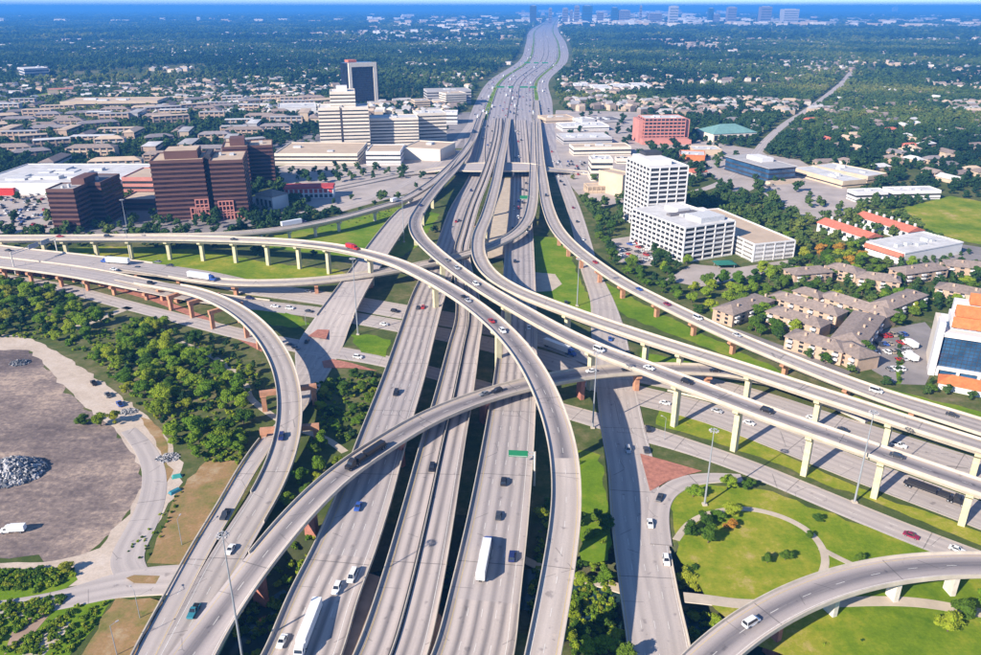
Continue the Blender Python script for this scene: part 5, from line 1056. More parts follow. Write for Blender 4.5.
V = [
 # near decks
 (484, 565, 'C', 1, 'semi', 'blue', 'white semi trailer truck with a blue cab on the right carriageway', 'white'), (503.6, 483, 'C', 1, 'suv', 'black', 'black car just beyond the green overhead sign'), (498.6, 517, 'C', 1, 'sedan', 'dark', 'dark car ahead of the blue cab truck'), (512, 558, 'C', 1, 'suv', 'navy', 'navy car alongside the blue cab truck'),
 (432, 469, 'B', -1, 'suv', 'black', 'black car alone on the middle deck'), (358, 508, 'A', -1, 'sedan', 'blue', 'bright blue car on the left carriageway below the low ramp'), (352.5, 578, 'A', -1, 'van', 'white', 'white van, farther of the pair on the left carriageway'), (337, 590, 'A', -1, 'suv', 'white', 'white car, nearer of the pair on the left carriageway'),
 (310, 630, 'A', -1, 'semi', 'white', 'white semi trailer truck at the bottom of the left carriageway', 'white'), (282, 643, 'A', -1, 'sedan', 'white', 'white car beside the semi trailer truck at the bottom'), (396, 394, 'A', -1, 'suv', 'black', 'black car on the left carriageway before the low ramp'), (423, 308, 'A', -1, 'sedan', 'red', 'red car under the tallest flyover on the left carriageway'), (418, 308.5, 'A', -1, 'sedan', 'dark', 'dark car beside the red car on the left carriageway'), (434, 295, 'A', -1, 'suv', 'dark', 'dark car ahead of the red car on the left carriageway'),
 (515, 262, 'C', 1, 'suv', 'black', 'black car on the right carriageway beside the lawn'), (529, 328, 'C', 1, 'sedan', 'white', 'white car on the right carriageway under the diagonal flyover'), (471, 191, 'A', -1, 'suv', 'navy', 'navy car on the shaded left carriageway near the overpass'), (456, 222, 'A', -1, 'sedan', 'red', 'red car on the left carriageway below the overpass'), (459, 221, 'A', -1, 'sedan', 'dark', 'dark car beside the red one below the overpass'),
 # flyovers
 (351, 249, 'F1', 1, 'box_truck', 'red', 'red box truck on the tallest flyover', 'red'), (464, 298, 'F1', 1, 'sedan', 'black', 'black car in a pair on the tallest flyover'), (468, 301.5, 'F1', 1, 'sedan', 'silver', 'silver car in a pair on the tallest flyover'), (491.5, 322, 'F1', 1, 'sedan', 'red', 'red car on the tallest flyover'), (502.6, 332, 'F1', 1, 'suv', 'white', 'white car behind the red one on the tallest flyover'), (60, 237, 'F1', 1, 'sedan', 'red', 'red car on the left viaduct'), (108, 237, 'F1', 1, 'suv', 'dark', 'dark car on the left viaduct in front of the offices'), (234, 240, 'F1', 1, 'sedan', 'dark', 'dark car on the viaduct below the hotel'),
 (447, 261, 'F2', 1, 'sedan', 'grey', 'grey car at the bend of the diagonal flyover'), (457, 269, 'F2', 1, 'suv', 'silver', 'silver car following the grey one on the diagonal flyover'), (476, 285, 'F2', 1, 'suv', 'white', 'white car where the two grey flyovers run close'), (599, 351, 'F2', 1, 'van', 'white', 'white van on the diagonal flyover above the frontage street'), (649, 369, 'F2', 1, 'sedan', 'white', 'white car on the diagonal flyover past the low ramp'), (687, 383, 'F2', 1, 'suv', 'black', 'black car on the diagonal flyover above a cream pier'), (767, 412, 'F2', 1, 'suv', 'black', 'black car on the diagonal flyover right of centre'), (897, 457, 'F2', 1, 'sedan', 'dark', 'dark car near the right end of the diagonal flyover'), (424, 215, 'F2', 1, 'sedan', 'dark', 'dark car on the upper bend of the diagonal flyover'), (421, 206, 'F2', 1, 'sedan', 'navy', 'navy car higher on the upper bend of the diagonal flyover'),
 (432, 262, 'G', 1, 'sedan', 'black', 'black car on the low ramp under the flyovers'), (529, 228, 'G', 1, 'sedan', 'dark', 'dark car on the curl of the low ramp'), (200, 279, 'G', -1, 'semi', 'blue', 'white semi trailer truck with blue cab on the low left ramp', 'white'),
 (595, 263, 'F5', 1, 'sedan', 'red', 'red car on the outermost right flyover'), (639, 290, 'F5', 1, 'sedan', 'blue', 'blue car on the outermost right flyover'), (667, 305, 'F5', 1, 'sedan', 'maroon', 'maroon car on the outermost right flyover above a pier'), (697.6, 319, 'F5', 1, 'van', 'white', 'white van on the outermost right flyover'), (737, 336, 'F5', 1, 'sedan', 'silver', 'silver car on the outermost right flyover near the apartments'), (876, 392, 'F5', 1, 'van', 'white', 'white van near the right end of the outermost flyover'), (952, 416, 'F5', 1, 'sedan', 'dark', 'dark car near the right edge on the outermost flyover'), (546, 196, 'F5', 1, 'suv', 'dark', 'dark car at the top of the outermost right flyover'),
 (484, 395, 'R6', -1, 'sedan', 'grey', 'grey car on the low curved ramp above the middle deck'), (497, 392, 'R6', -1, 'suv', 'black', 'black car on the low curved ramp behind the grey one'), (591, 372, 'R6', -1, 'sedan', 'white', 'white car on the low curved ramp near the tall mast'), (627, 370.5, 'R6', -1, 'suv', 'black', 'black car on the low curved ramp under the diagonal flyover'), (715, 371.5, 'R6', -1, 'suv', 'black', 'black car on the right end of the low curved ramp'), (370, 456, 'R6', -1, 'semi_flat', 'black', 'long black loaded truck on the low curved ramp', 'black'),
 (751, 624, 'R8', 1, 'van', 'white', 'white van on the near curved ramp'), (281.5, 438, 'L', 1, 'suv', 'navy', 'dark blue car on the pale curved ramp below its bend'), (230.6, 551, 'L', 1, 'sedan', 'white', 'white car at the foot of the tall lamp mast'), (194, 613, 'L', 1, 'pickup', 'teal', 'dark teal pickup on the merging pavement'), (225.5, 516, 'W', 1, 'pickup', 'dark', 'dark pickup left of the dividing barrier'),
 (292, 225.5, 'K', -1, 'semi', 'navy', 'white semi trailer truck on the upper left ramp below the hotel', 'white'), (394, 202, 'K', -1, 'box_truck', 'white', 'white box truck on the upper left ramp', 'white'), (420, 190, 'K', 1, 'sedan', 'dark', 'dark car at the top of the upper left ramp'),
 # cross highway and frontage roads
 (118, 263.5, 'LBJW', -1, 'semi', 'blue', 'white semi trailer truck with blue cab on the left viaduct', 'white'), (139, 269, 'LBJW', 1, 'suv', 'dark', 'dark car behind the blue cab truck on the left viaduct'), (170, 266, 'LBJW', -1, 'sedan', 'dark', 'dark car on the cross highway before the low ramp'), (158, 262.5, 'LBJW', -1, 'sedan', 'grey', 'grey car at the back edge of the cross highway'), (114, 270, 'LBJE', 1, 'sedan', 'white', 'white car on the left viaduct in front of the truck'), (151, 284, 'L', 1, 'suv', 'black', 'black car where the pale curved ramp begins'), (8, 251, 'LBJW', -1, 'sedan', 'dark', 'dark car at the left end of the viaduct'),
 (308, 292, 'LBJW', -1, 'sedan', 'silver', 'silver car on the cross highway beyond a terracotta pier'), (250, 299, 'LBJE', 1, 'suv', 'navy', 'navy car on the cross highway inside the curved ramp'), (275, 307, 'LBJE', 1, 'sedan', 'white', 'white car on the cross highway above the green lens'), (290, 309, 'LBJE', 1, 'suv', 'white', 'white car following above the green lens of grass'), (309, 312, 'LBJE', 1, 'sedan', 'dark', 'dark car entering under the cross street bridge'), (395, 312, 'LBJW', 1, 'suv', 'black', 'black car on the cross highway by the left carriageway'), (384.5, 325, 'LBJE', 1, 'sedan', 'white', 'white car on the cross highway by the left carriageway'),
 (557, 350, 'LBJW', 1, 'semi', 'blue', 'white semi trailer truck in the shade under the diagonal flyover', 'white'), (665, 404, 'LBJE', 1, 'sedan', 'white', 'white car on the cross highway beside the frontage street'), (717, 412, 'LBJE', 1, 'sedan', 'silver', 'silver car on the cross highway behind a cream pier'), (749, 424, 'LBJE', 1, 'sedan', 'white', 'white car on the cross highway beside the second cream pier'), (812, 419, 'LBJW', 1, 'sedan', 'white', 'white car between the right flyovers'), (843, 431, 'LBJW', 1, 'sedan', 'dark', 'dark car between the right flyovers'), (899, 446.5, 'LBJW', 1, 'pickup', 'white', 'white pickup between the right flyovers'), (928, 493, 'LBJE', 1, 'semi_flat', 'black', 'long black flat truck on the cross highway at right', 'black'),
 (911, 537, 'FE', 1, 'sedan', 'maroon', 'maroon car on the frontage road at lower right'), (957, 551, 'FE', 1, 'sedan', 'white', 'white car about to pass under the near curved ramp'), (566, 303, 'S', 1, 'sedan', 'dark', 'dark car turning beside the lawn apron'), (610, 340, 'S', -1, 'sedan', 'blue', 'blue car on the shaded frontage street'), (628, 354, 'S', 1, 'suv', 'black', 'black car waiting on the frontage street under the flyovers'), (650, 525, 'S', -1, 'sedan', 'white', 'white car on the frontage street at the turn lane'), (666, 562, 'S', -1, 'suv', 'white', 'white car on the frontage bridge beside the lawn'), (648, 430, 'S', 1, 'suv', 'black', 'black car on the frontage street above the brick island'), (628, 451, 'S', -1, 'suv', 'silver', 'silver car left of the brick island'), (646, 451, 'S', 1, 'sedan', 'dark', 'dark car at the tip of the brick island'), (659.5, 499, 'TURN', -1, 'sedan', 'dark', 'dark car in the turn lane round the brick island'),
 (358, 358, 'FE', 1, 'suv', 'white', 'white car beside the long brick island'), (290, 346, 'FE', 1, 'sedan', 'dark', 'dark car on the shaded frontage road inside the curved ramp'), (296, 349, 'FE', 1, 'sedan', 'grey', 'grey car on the shaded frontage road inside the curved ramp'), (307, 342, 'W', -1, 'sedan', 'dark', 'dark car waiting at the brick triangle'), (573, 208, 'S', 1, 'sedan', 'maroon', 'maroon car on the right frontage street above the lawn'), (577, 222, 'S', 1, 'sedan', 'dark', 'dark car on the right frontage street near the flyover'), (564, 185, 'S', 1, 'sedan', 'black', 'black car on the right frontage street by the shops'), (583, 240, 'S', -1, 'sedan', 'white', 'white car on the right frontage street by the hedge'),
]
for q in V: on_road(*q)
# parked and standing vehicles on the dirt lot
for u, v, k, c, a, lb in ((94, 384, 'pickup', 'black', 40, 'black pickup parked on the sandy track'), (108, 396, 'pickup', 'grey', 40, 'grey pickup parked behind the black one on the sandy track'), (120, 405, 'pickup', 'blue', 40, 'blue pickup parked last along the sandy track')):
    q = P(u, v, 0.06); vehicle(k, c, q, R(a), lb)
q = P(17, 532, .05); vehicle('box_truck', 'white', q, R(95), 'white truck standing on the grey dirt lot', None, 'white').scale = (.8, .8, .8)
# dense far traffic
rd = random.Random(5)
COLS = ['white', 'white', 'silver', 'dark', 'black', 'grey', 'red', 'blue', 'tan']
def traffic(key, v0, v1, n, lanes, where, group, dirn):
    p = ROADS[key]
    for _ in range(n):
        v = v0 + (v1 - v0) * rd.random(); i = int(np.argmin(np.abs(np.array([proj(*q)[1] for q in p.p[::4]]) - v))) * 4
        l = rd.randrange(lanes); o = -p.w[i] / 2 + 2.4 + (p.w[i] - 4.8) * (l + .5) / lanes
        x, y = p.p[i, :2] + p.r[i] * o + p.t[i] * rd.uniform(-8, 8); c = rd.choice(COLS); d = dirn if dirn else (1 if o > 0 else -1)
        small_car(rd.choice(('sedan', 'suv', 'suv', 'van')), c, (x, y, p.p[i, 2] + .03), math.atan2(p.t[i, 1] * d, p.t[i, 0] * d) - math.pi / 2, '%s car %s' % (c, where), group)
tm = MB(); p_ = ROADS['FAR']; tmats = [PAINT[c_] for c_ in ('white', 'silver', 'dark', 'black', 'grey', 'red', 'blue')] + [CARGLASS]
vs_ = np.array([proj(*q_)[1] for q_ in p_.p])
for _ in range(420):                                                # traffic too far and dense to count
    i = int(np.argmin(np.abs(vs_ - (34 + 84 * rd.random() ** 1.3)))); o = (rd.randrange(20) + .5) / 20 - .5; o *= p_.w[i] * .94
    x, y = p_.p[i, :2] + p_.r[i] * o + p_.t[i] * rd.uniform(-12, 12); a_ = math.atan2(p_.t[i, 1], p_.t[i, 0]) - math.pi / 2; big_ = rd.random() < .06; k = len(tm.v); m_ = rd.randrange(7) if not big_ else 0
    tm.box(-.95, .95, -2.4 if not big_ else -7, 2.4 if not big_ else 7, .3, .95 if not big_ else 3.9, m_)
    if not big_: tm.box(-.85, .85, -1.8, 1.0, .95, 1.6, 7, m_, taper=.2)
    ca_, sa_ = math.cos(a_), math.sin(a_)
    for t_ in range(k, len(tm.v)): vx, vy, vz = tm.v[t_]; tm.v[t_] = (x + vx * ca_ - vy * sa_, y + vx * sa_ + vy * ca_, vz + .08)
tm.build('distant_traffic', tmats, None, kind='stuff', label='dense distant traffic on the wide highway', category='traffic')
traffic('C', 122, 236, 24, 4, 'in the traffic near the overpass, right carriageway', 'traffic near the overpass', 1)
traffic('A', 122, 165, 9, 4, 'in the traffic beyond the overpass, left carriageway', 'traffic near the overpass', -1)
traffic('S', 152, 182, 10, 3, 'on the right frontage street among the shops', 'traffic on the right frontage street', -1)
def parked(poly, ang, pitch, rowgap, where, group, n, fill=.8, z=.06):
    pts = [P(u, v, 0) for u, v in poly]; pp = np.array([(p.x, p.y) for p in pts]); c = pp.mean(0); e = np.array((math.cos(ang), math.sin(ang))); k = np.array((-e[1], e[0]))
    k_ = 0; rows = range(-12, 13)
    spots = [c + e * a * pitch + k * b * rowgap for b in rows for a in range(-30, 31)]
    spots = [s for s in spots if in_poly(np.array([s[0]]), np.array([s[1]]), pp)[0]]
    rd.shuffle(spots)
    for s in spots[:n]:
        c_ = rd.choice(COLS)
        small_car(rd.choice(('sedan', 'suv', 'sedan', 'pickup')), c_, (s[0] + rd.uniform(-.2, .2), s[1] + rd.uniform(-.3, .3), z), ang + rd.choice((0, math.pi)) + rd.uniform(-.04, .04), '%s car parked %s' % (c_, where), group)
parked([(-15, 194), (47, 194), (52, 230), (-15, 231)], R(5), 3.2, 10, 'in the pale lot beside the red brown office', 'cars in the pale left lot', 62)
parked([(612, 244), (634, 240), (656, 258), (648, 264), (624, 262)], R(35), 3.0, 8.5, 'in the small lot below the white offices', 'cars in the small office lot', 22)
parked([(872, 350), (886, 334), (912, 330), (908, 382), (880, 372)], R(12), 3.0, 9, 'between the apartments and the glass office', 'cars beside the glass office', 22)
parked([(757, 184), (782, 186), (780, 192), (755, 190)], R(10), 3.0, 8, 'below the dark glass office', 'cars below the dark glass office', 10)
parked([(556, 160), (590, 160), (590, 178), (562, 176)], R(0), 3.4, 9, 'among the shops right of the highway', 'cars among the shops', 20)
for k, lb_ in enumerate(('white box truck parked beside the planted bed, farther of two', 'white box truck parked beside the planted bed, nearer of two')):
    vehicle('box_truck', 'white', P(911, 347 + k * 13, .06), R(8), lb_, None, 'white')
sheet('hedge_bed', [(900, 336), (904, 336), (901, 384), (895, 384)], GREENGRASS, .09, label='narrow planted bed in the car park')

# ================================================================== masts, signs, gantries
def mast(label, top, base=None, h=None, z0=0.0):
    if base is not None:
        b = P(base[0], base[1], z0); lo, hi = 3, 80
        for _ in range(40):
            m = (lo + hi) / 2
            if proj(b.x, b.y, z0 + m)[1] > top[1]: lo = m
            else: hi = m
        h = lo
    else:
        b = P(top[0], top[1], h); b.z = z0; h = h - z0
    t = thing('light_mast', label, 'light mast', b)
    mb = MB(); mb.tube((0, 0, 0), (0, 0, h), .38, .13, 10); mb.build('pole', [STEEL], t)
    MB().box(-.8, .8, -.8, .8, -.1, .6).build('footing', [PARAPET], t)
    rg = MB()
    for k in range(12):
        a0 = 2 * math.pi * k / 12; a1 = 2 * math.pi * (k + 1) / 12; rr = 1.05
        rg.tube((rr * math.cos(a0), rr * math.sin(a0), h - .4), (rr * math.cos(a1), rr * math.sin(a1), h - .4), .09, .09, 5)
    for k in range(4):
        a0 = math.pi * k / 2; rg.tube((0, 0, h - .2), (1.05 * math.cos(a0), 1.05 * math.sin(a0), h - .4), .07, .07, 4)
    rg_ = rg.build('ring', [STEEL], t)
    lm = cached('lamp', lambda: MB().box(-.22, .22, -.34, .34, -.22, .04, taper=.07).mesh('lamp', [W_GREY]))
    for k in range(10):
        a0 = 2 * math.pi * k / 10; link('lamp', lm, rg_, (1.35 * math.cos(a0), 1.35 * math.sin(a0), h - .5), a0 - math.pi / 2)
    return t
mast('tall steel light mast with a lamp ring, over the merging ramps', (222, 533), None, 41, -6.8)
mast('steel light mast standing on the park lawn', (713, 429), (704.5, 505))
mast('steel light mast on the verge below the diagonal flyover', (873.5, 411), (854.4, 502.5))
mast('steel light mast beside the shaded frontage street', (596.7, 352), (592.6, 428))
mast('steel light mast on the lawn behind the cream flyovers', (579, 258), (577, 306))
mast('steel light mast beside the left carriageway and cross street', (353, 257.5), (358, 334.7))
mast('steel light mast in front of the red brown offices', (119, 199), (128, 234))
mast('steel light mast on the green slope by the upper bend', (402, 196), (404, 242))
mast('steel light mast beside the grass strip of the left viaduct', (128, 228), (131, 259.5))
def cantilever(label, key, u, v, side, arm, sw, sh, h=7.5, mat=SIGN_G):
    p = ROADS[key]; q, i = p.at_px(u, v); o = side * (p.w[i] / 2 + .7)
    x, y = p.p[i, :2] + p.r[i] * o; z = p.p[i, 2]; rz = math.atan2(p.t[i, 1], p.t[i, 0]) - math.pi / 2
    t = thing('overhead_sign', label, 'road sign', (x, y, z - 6), rz)
    mb = MB(); mb.tube((0, 0, 0), (0, 0, h + 6.5), .45, .36, 8); mb.build('post', [PIER_W], t)
    ar = MB()
    for dz in (0, 1.3): ar.tube((0, 0, h + 5 + dz), (-side * arm, 0, h + 5 + dz), .16, .13, 6)
    for k in range(7): ar.tube((-side * arm * k / 7, 0, h + 5), (-side * arm * (k + 1) / 7, 0, h + 6.3), .07, .07, 4)
    ar.build('arm', [STEEL], t)
    x0, x1 = sorted((-side * (arm - .2), -side * (arm - sw)))
    pn_ = MB().box(x0, x1, -.35, -.2, h + 5.6 - sh / 2, h + 5.6 + sh / 2).build('sign_panel', [mat], t)
    MB().box(x0 + .15, x1 - .15, -.37, -.352, h + 5.6 - sh / 2 + .3, h + 5.6 - sh / 2 + .42).build('sign_line', [W_WHITE], pn_)
cantilever('green overhead sign reaching over the right carriageway', 'C', 534, 470, 1, 9.5, 7, 2.6)
cantilever('green overhead sign on the right carriageway below the overpass', 'C', 529, 205, 1, 11, 8, 3.2)
def gantry(label, key, u, v, x0, x1, panels, mat=SIGN_G, h=8.0):
    p = ROADS[key]; q, i = p.at_px(u, v); x, y, z = p.p[i]; rz = math.atan2(p.t[i, 1], p.t[i, 0]) - math.pi / 2
    t = thing('sign_gantry', label, 'sign gantry', (x, y, z), rz)
    for xx in (x0, x1): mb = MB(); mb.tube((xx, 0, -5), (xx, 0, h + 1.6), .4, .34, 8); mb.build('post', [PIER_W], t)
    b = MB()
    for dz in (0, 1.4): b.tube((x0, 0, h + dz), (x1, 0, h + dz), .18, .18, 6)
    for k in range(14): b.tube((x0 + (x1 - x0) * k / 14, 0, h), (x0 + (x1 - x0) * (k + 1) / 14, 0, h + 1.4), .07, .07, 4)
    b.build('truss', [STEEL], t)
    for a, c in panels: MB().box(a, c, -.5, -.3, h - .8, h + 2.2).build('sign_panel', [mat], t)
gantry('sign gantry spanning the left viaduct', 'LBJW', 40, 257, -13, 22, [(-9, -2), (0, 8)], W_GREY, 8)
gantry('far green sign gantry over the wide highway, first', 'FAR', 522, 92, -45, 45, [(-38, -22), (-15, -4), (10, 26), (30, 42)], SIGN_G, 9)
gantry('farther green sign gantry over the wide highway, second', 'FAR', 530, 66, -50, 50, [(-40, -22), (-12, 2), (12, 30)], SIGN_G, 9)
# street lamps along the near frontage streets
def street_lamp(u, v, label, rz=0.0, h=10):
    b = P(u, v, 0); t = thing('street_lamp', label, 'street lamp', b, rz)
    mb = MB(); mb.tube((0, 0, 0), (0, 0, h), .14, .08, 6); mb.tube((0, 0, h), (1.8, 0, h + .4), .06, .05, 5); mb.build('pole', [STEEL], t)
    MB().box(1.5, 2.3, -.2, .2, h + .3, h + .48).build('lamp_head', [W_GREY], t)
for u, v, lb in ((182, 545, 'thin lamp post on the dry brown slope'), (117, 655, 'thin lamp post on the burnt orange slope, bottom left'), (140, 618, 'thin lamp post above the burnt orange slope'), (306, 325, 'thin lamp post at the brick triangle'), (86, 300, 'thin lamp post beside the left wood'), (664, 440, 'thin lamp post at the frontage junction'), (430, 336, 'thin lamp post between the left decks')):
    street_lamp(u, v, lb, R(random.Random(u).uniform(0, 180)))
# ================================================================== dirt lot details
RUB = plain('broken_concrete', (0.38, 0.37, 0.37), 0.3, 0.6, obj_var=.1); RUB2 = plain('dark_rubble', (0.12, 0.13, 0.15), 0.3, 0.6)
def rubble(name, label, u, v, r, h, n, size=(.4, 1.9), dark=.45):
    rg = random.Random(int(u)); c = P(u, v, 0); mb = MB()
    for _ in range(n):
        a = rg.uniform(0, 6.283); q = math.sqrt(rg.random()); x = math.cos(a) * q * r; y = math.sin(a) * q * r * .8
        z = max(0, h * (1 - q ** 1.5) * rg.uniform(.75, 1.1)); s = rg.uniform(*size); m = 1 if rg.random() < dark else 0
        M = Matrix.Translation((x, y, z)) @ Euler((rg.uniform(0, 3), rg.uniform(0, 3), rg.uniform(0, 3))).to_matrix().to_4x4()
        k = len(mb.v); sx, sy, sz = s * rg.uniform(.6, 1.3), s * rg.uniform(.5, 1), s * rg.uniform(.25, .7)
        mb.v += [tuple(M @ Vector((i * sx, j * sy, w * sz))) for w in (-.5, .5) for i, j in ((-.5, -.5), (.5, -.5), (.5, .5), (-.5, .5))]
        for f in ((0, 1, 5, 4), (1, 2, 6, 5), (2, 3, 7, 6), (3, 0, 4, 7), (4, 5, 6, 7), (3, 2, 1, 0)): mb.f.append(tuple(k + t for t in f)); mb.m.append(m)
    for j in range(16):
        a0, a1 = 2 * math.pi * j / 16, 2 * math.pi * (j + 1) / 16
        for q0, q1 in ((0, .4), (.4, .75), (.75, 1)):
            f = lambda q, a: (math.cos(a) * q * r, math.sin(a) * q * r * .8, max(-.05, h * .85 * (1 - q ** 1.5) - .3))
            mb.quad([f(q0, a0), f(q1, a0), f(q1, a1), f(q0, a1)], 1)
    return mb.build(name, [RUB, RUB2], None, c, kind='stuff', label=label, category='rubble')
rubble('rubble_heap', 'grey heap of broken concrete on the dirt lot', 10, 473, 12.5, 4.5, 2400)
rubble('spoil_heap', 'small dark heap at the corner of the sandy track', 20, 363, 5, 1.2, 200, (.3, .9), .8)
rubble('debris_strip', 'scattered pale debris along the bend of the sandy track', 168, 458, 4.5, .7, 200, (.3, .9), .3)
rubble('debris_strip', 'scattered debris beside the blue pickup', 128, 412, 4, .6, 160, (.3, .9), .4)
TARP = plain('teal_tarp', (0.05, 0.30, 0.27), 0.15, .5)
q = P(177, 477, 0); t = thing('tarp_pile', 'teal tarpaulin pile beside the sandy track', 'tarpaulin', q, .4)
MB().box(-1.8, 1.8, -1.2, 1.2, 0, .9, taper=.5).build('tarpaulin', [TARP], t); MB().box(-2.1, 2.1, -.5, .5, 0, .25).build('pallet', [TANPAVE], t)
q = P(175, 492, 0); t = thing('tarp_pile', 'blue grey tarpaulin pile below the teal one', 'tarpaulin', q, .9)
MB().box(-2.2, 2.2, -1.2, 1.2, 0, .9, taper=.5).build('tarpaulin', [PAINT['teal']], t); MB().box(-2.5, 2.5, -.4, .4, 0, .2).build('pallet', [TANPAVE], t)
AWN = plain('teal_awning', (0.03, 0.16, 0.12), .1)
q = P(724, 267, 0); t = thing('entrance_awning', 'teal awning at the foot of the broad white office', 'awning', q, .1)
hip(t, -6, 6, -4, 4, 3.2, 1.6, AWN, name='canopy')
for x in (-5.5, 5.5):
    for y in (-3.5, 3.5): MB().box(x - .15, x + .15, y - .15, y + .15, 0, 2.9).build('post', [STEEL], t)
# ================================================================== trees
def vnoise(x, y, s, seed):
    """smooth value noise"""
    r2 = np.random.default_rng(seed).random((256, 256)); X = x / s; Y = y / s; i = np.floor(X).astype(int); j = np.floor(Y).astype(int); fx = X - i; fy = Y - j
    fx = fx * fx * (3 - 2 * fx); fy = fy * fy * (3 - 2 * fy); g = lambda a, b: r2[a % 256, b % 256]
    return (g(i, j) * (1 - fx) + g(i + 1, j) * fx) * (1 - fy) + (g(i, j + 1) * (1 - fx) + g(i + 1, j + 1) * fx) * fy
def lobes_crown(seed, n_lobes, leaf_n, leaf, rx, rz, flat=.8, core_sub=1):
    """crown of leaf-sized faces spread over uneven lobes, with a darker core of small facets inside"""
    rg = np.random.default_rng(seed); V = []; F = []
    L = []
    for k in range(n_lobes):
        a = rg.uniform(0, 2 * np.pi); q = np.sqrt(rg.random()) * .74; z = rg.uniform(.22, .86)
        rr = rg.uniform(.18, .44) * (1.15 - .6 * abs(z - .5)); L.append((np.cos(a) * q * rx, np.sin(a) * q * rx, z * rz, rr * rx))
    L.append((0, 0, .52 * rz, .46 * rx)); L.append((rg.uniform(-.1, .1) * rx, 0, .8 * rz, .36 * rx))
    bm = bmesh.new()
    for x, y, z, r in L:
        m = Matrix.Translation((x, y, z)) @ Matrix.Diagonal((r * .86, r * .86, r * .72, 1))
        ret = bmesh.ops.create_icosphere(bm, subdivisions=core_sub, radius=1, matrix=m)
        for v in ret['verts']: v.co += Vector(rg.normal(0, .10 * r, 3))
    V = [tuple(v.co) for v in bm.verts]; bm.verts.index_update(); F = [tuple(v.index for v in f.verts) for f in bm.faces]; bm.free()
    w = np.array([l[3] ** 2 for l in L]); w /= w.sum()
    for _ in range(leaf_n):
        x, y, z, r = L[rg.choice(len(L), p=w)]
        d = rg.normal(0, 1, 3); d[2] = abs(d[2]) * .9 + d[2] * .25; d /= np.linalg.norm(d)
        c = np.array((x, y, z)) + d * np.array((r, r, r * .85)) * rg.uniform(.82, 1.18)
        nrm = d + rg.normal(0, .55, 3); nrm /= np.linalg.norm(nrm)
        a = np.cross(nrm, rg.normal(0, 1, 3)); a /= np.linalg.norm(a); b = np.cross(nrm, a)
        s = leaf * rg.uniform(.55, 1.3); k = len(V)
        V += [tuple(c + a * s), tuple(c + b * s * .8), tuple(c - a * s), tuple(c - b * s * .8)]; F.append((k, k + 1, k + 2, k + 3))
    return V, F
def trunk_mesh(seed, h, r):
    rg = random.Random(seed); mb = MB(); mb.tube((0, 0, -.3), (0, 0, h * .5), r, r * .6, 6)
    for k in range(4):
        a = k * 1.6 + rg.uniform(-.3, .3); mb.tube((0, 0, h * (.3 + .05 * k)), (math.cos(a) * h * .22, math.sin(a) * h * .22, h * .62), r * .4, r * .15, 4)
    return mb.mesh('trunk', [BARK])
# unit trees: 8 m crown width, 9 m tall
CROWN = []
for k in range(7):
    V, F = lobes_crown(100 + k, 10 + k % 4, 1700, .30, 4.4, 8.0); CROWN.append((V, F))
TRUNK = [trunk_mesh(k, 9, .28) for k in range(3)]
CM = {}
for mn, mt in (('green', LEAF), ('dark', LEAF_D), ('yellow', LEAF_Y), ('autumn', LEAF_O)):
    for k in range(7): CM[mn, k] = mesh_from('crown', *CROWN[k], mt)
BUSH = [mesh_from('crown', *lobes_crown(300 + k, 5, 420, .34, 2.2, 3.0), LEAF_D) for k in range(3)]
TREES = []          # (x, y, z, scale, hue, label, group, dist)
trd = random.Random(21)
def tree_pt(x, y, s, hue, label, group, z=None):
    TREES.append((x, y, float(gz(x, y)) if z is None else z, s, hue, label, group))
def scatter(px, sp, s, hues, label, group, occ_ok=(0, 2), world=None, gap=0.0):
    pts = np.array([Pnp(u, v) for u, v in px]) if world is None else np.array(world)
    x0, y0 = pts.min(0); x1, y1 = pts.max(0); placed = []; cell = {}
    n = int((x1 - x0) * (y1 - y0) / (sp * sp) * 4)
    for _ in range(n):
        x = trd.uniform(x0, x1); y = trd.uniform(y0, y1); ci, cj = int(x / sp), int(y / sp)
        if not in_poly(np.array([x]), np.array([y]), pts)[0] or occ_at(x, y) not in occ_ok: continue
        if any((x - a) ** 2 + (y - b) ** 2 < sp * sp for i in (-1, 0, 1) for j in (-1, 0, 1) for a, b in cell.get((ci + i, cj + j), ())): continue
        if gap and vnoise(np.array([x]), np.array([y]), 22, 31)[0] < gap: continue
        cell.setdefault((ci, cj), []).append((x, y)); tree_pt(x, y, trd.uniform(*s), trd.choice(hues), label, group)
GMIX = ['green'] * 7 + ['dark'] * 2 + ['yellow'] * 2
scatter([(-30, 284), (20, 284), (40, 290), (70, 300), (108, 310), (80, 322), (45, 336), (20, 336), (-30, 334)], 6.6, (.55, 1.25), GMIX, '%s tree in the upper left wood beside the sandy track', 'upper left wood', gap=.2)
scatter([(52, 338), (75, 328), (115, 316), (150, 320), (178, 334), (205, 354), (226, 376), (240, 392), (250, 420), (258, 440), (240, 455), (205, 462), (186, 455), (170, 436), (150, 414), (128, 392), (100, 368), (68, 350)], 6.0, (.5, 1.25), GMIX, '%s tree in the wood between the dirt lot and the curved ramp', 'wood beside the dirt lot', (0, 1), gap=.24)
scatter([(190, 334), (215, 340), (250, 356), (262, 385), (258, 396), (236, 372), (205, 350)], 6.5, (.4, .7), ['green', 'green', 'dark', 'yellow'], '%s bushy tree inside the curve of the pale ramp', 'trees inside the curved ramp')
scatter([(300, 440), (322, 436), (345, 460), (318, 490), (296, 512), (280, 500)], 6.2, (.55, .9), ['green', 'dark', 'yellow'], '%s tree between the two merging ramps', 'trees between the merging ramps')
scatter([(312, 392), (345, 375), (380, 378), (372, 410), (350, 446), (320, 430)], 7, (.45, .8), ['dark', 'green', 'dark'], '%s tree in the shaded hollow left of the left carriageway', 'trees in the shaded hollow')
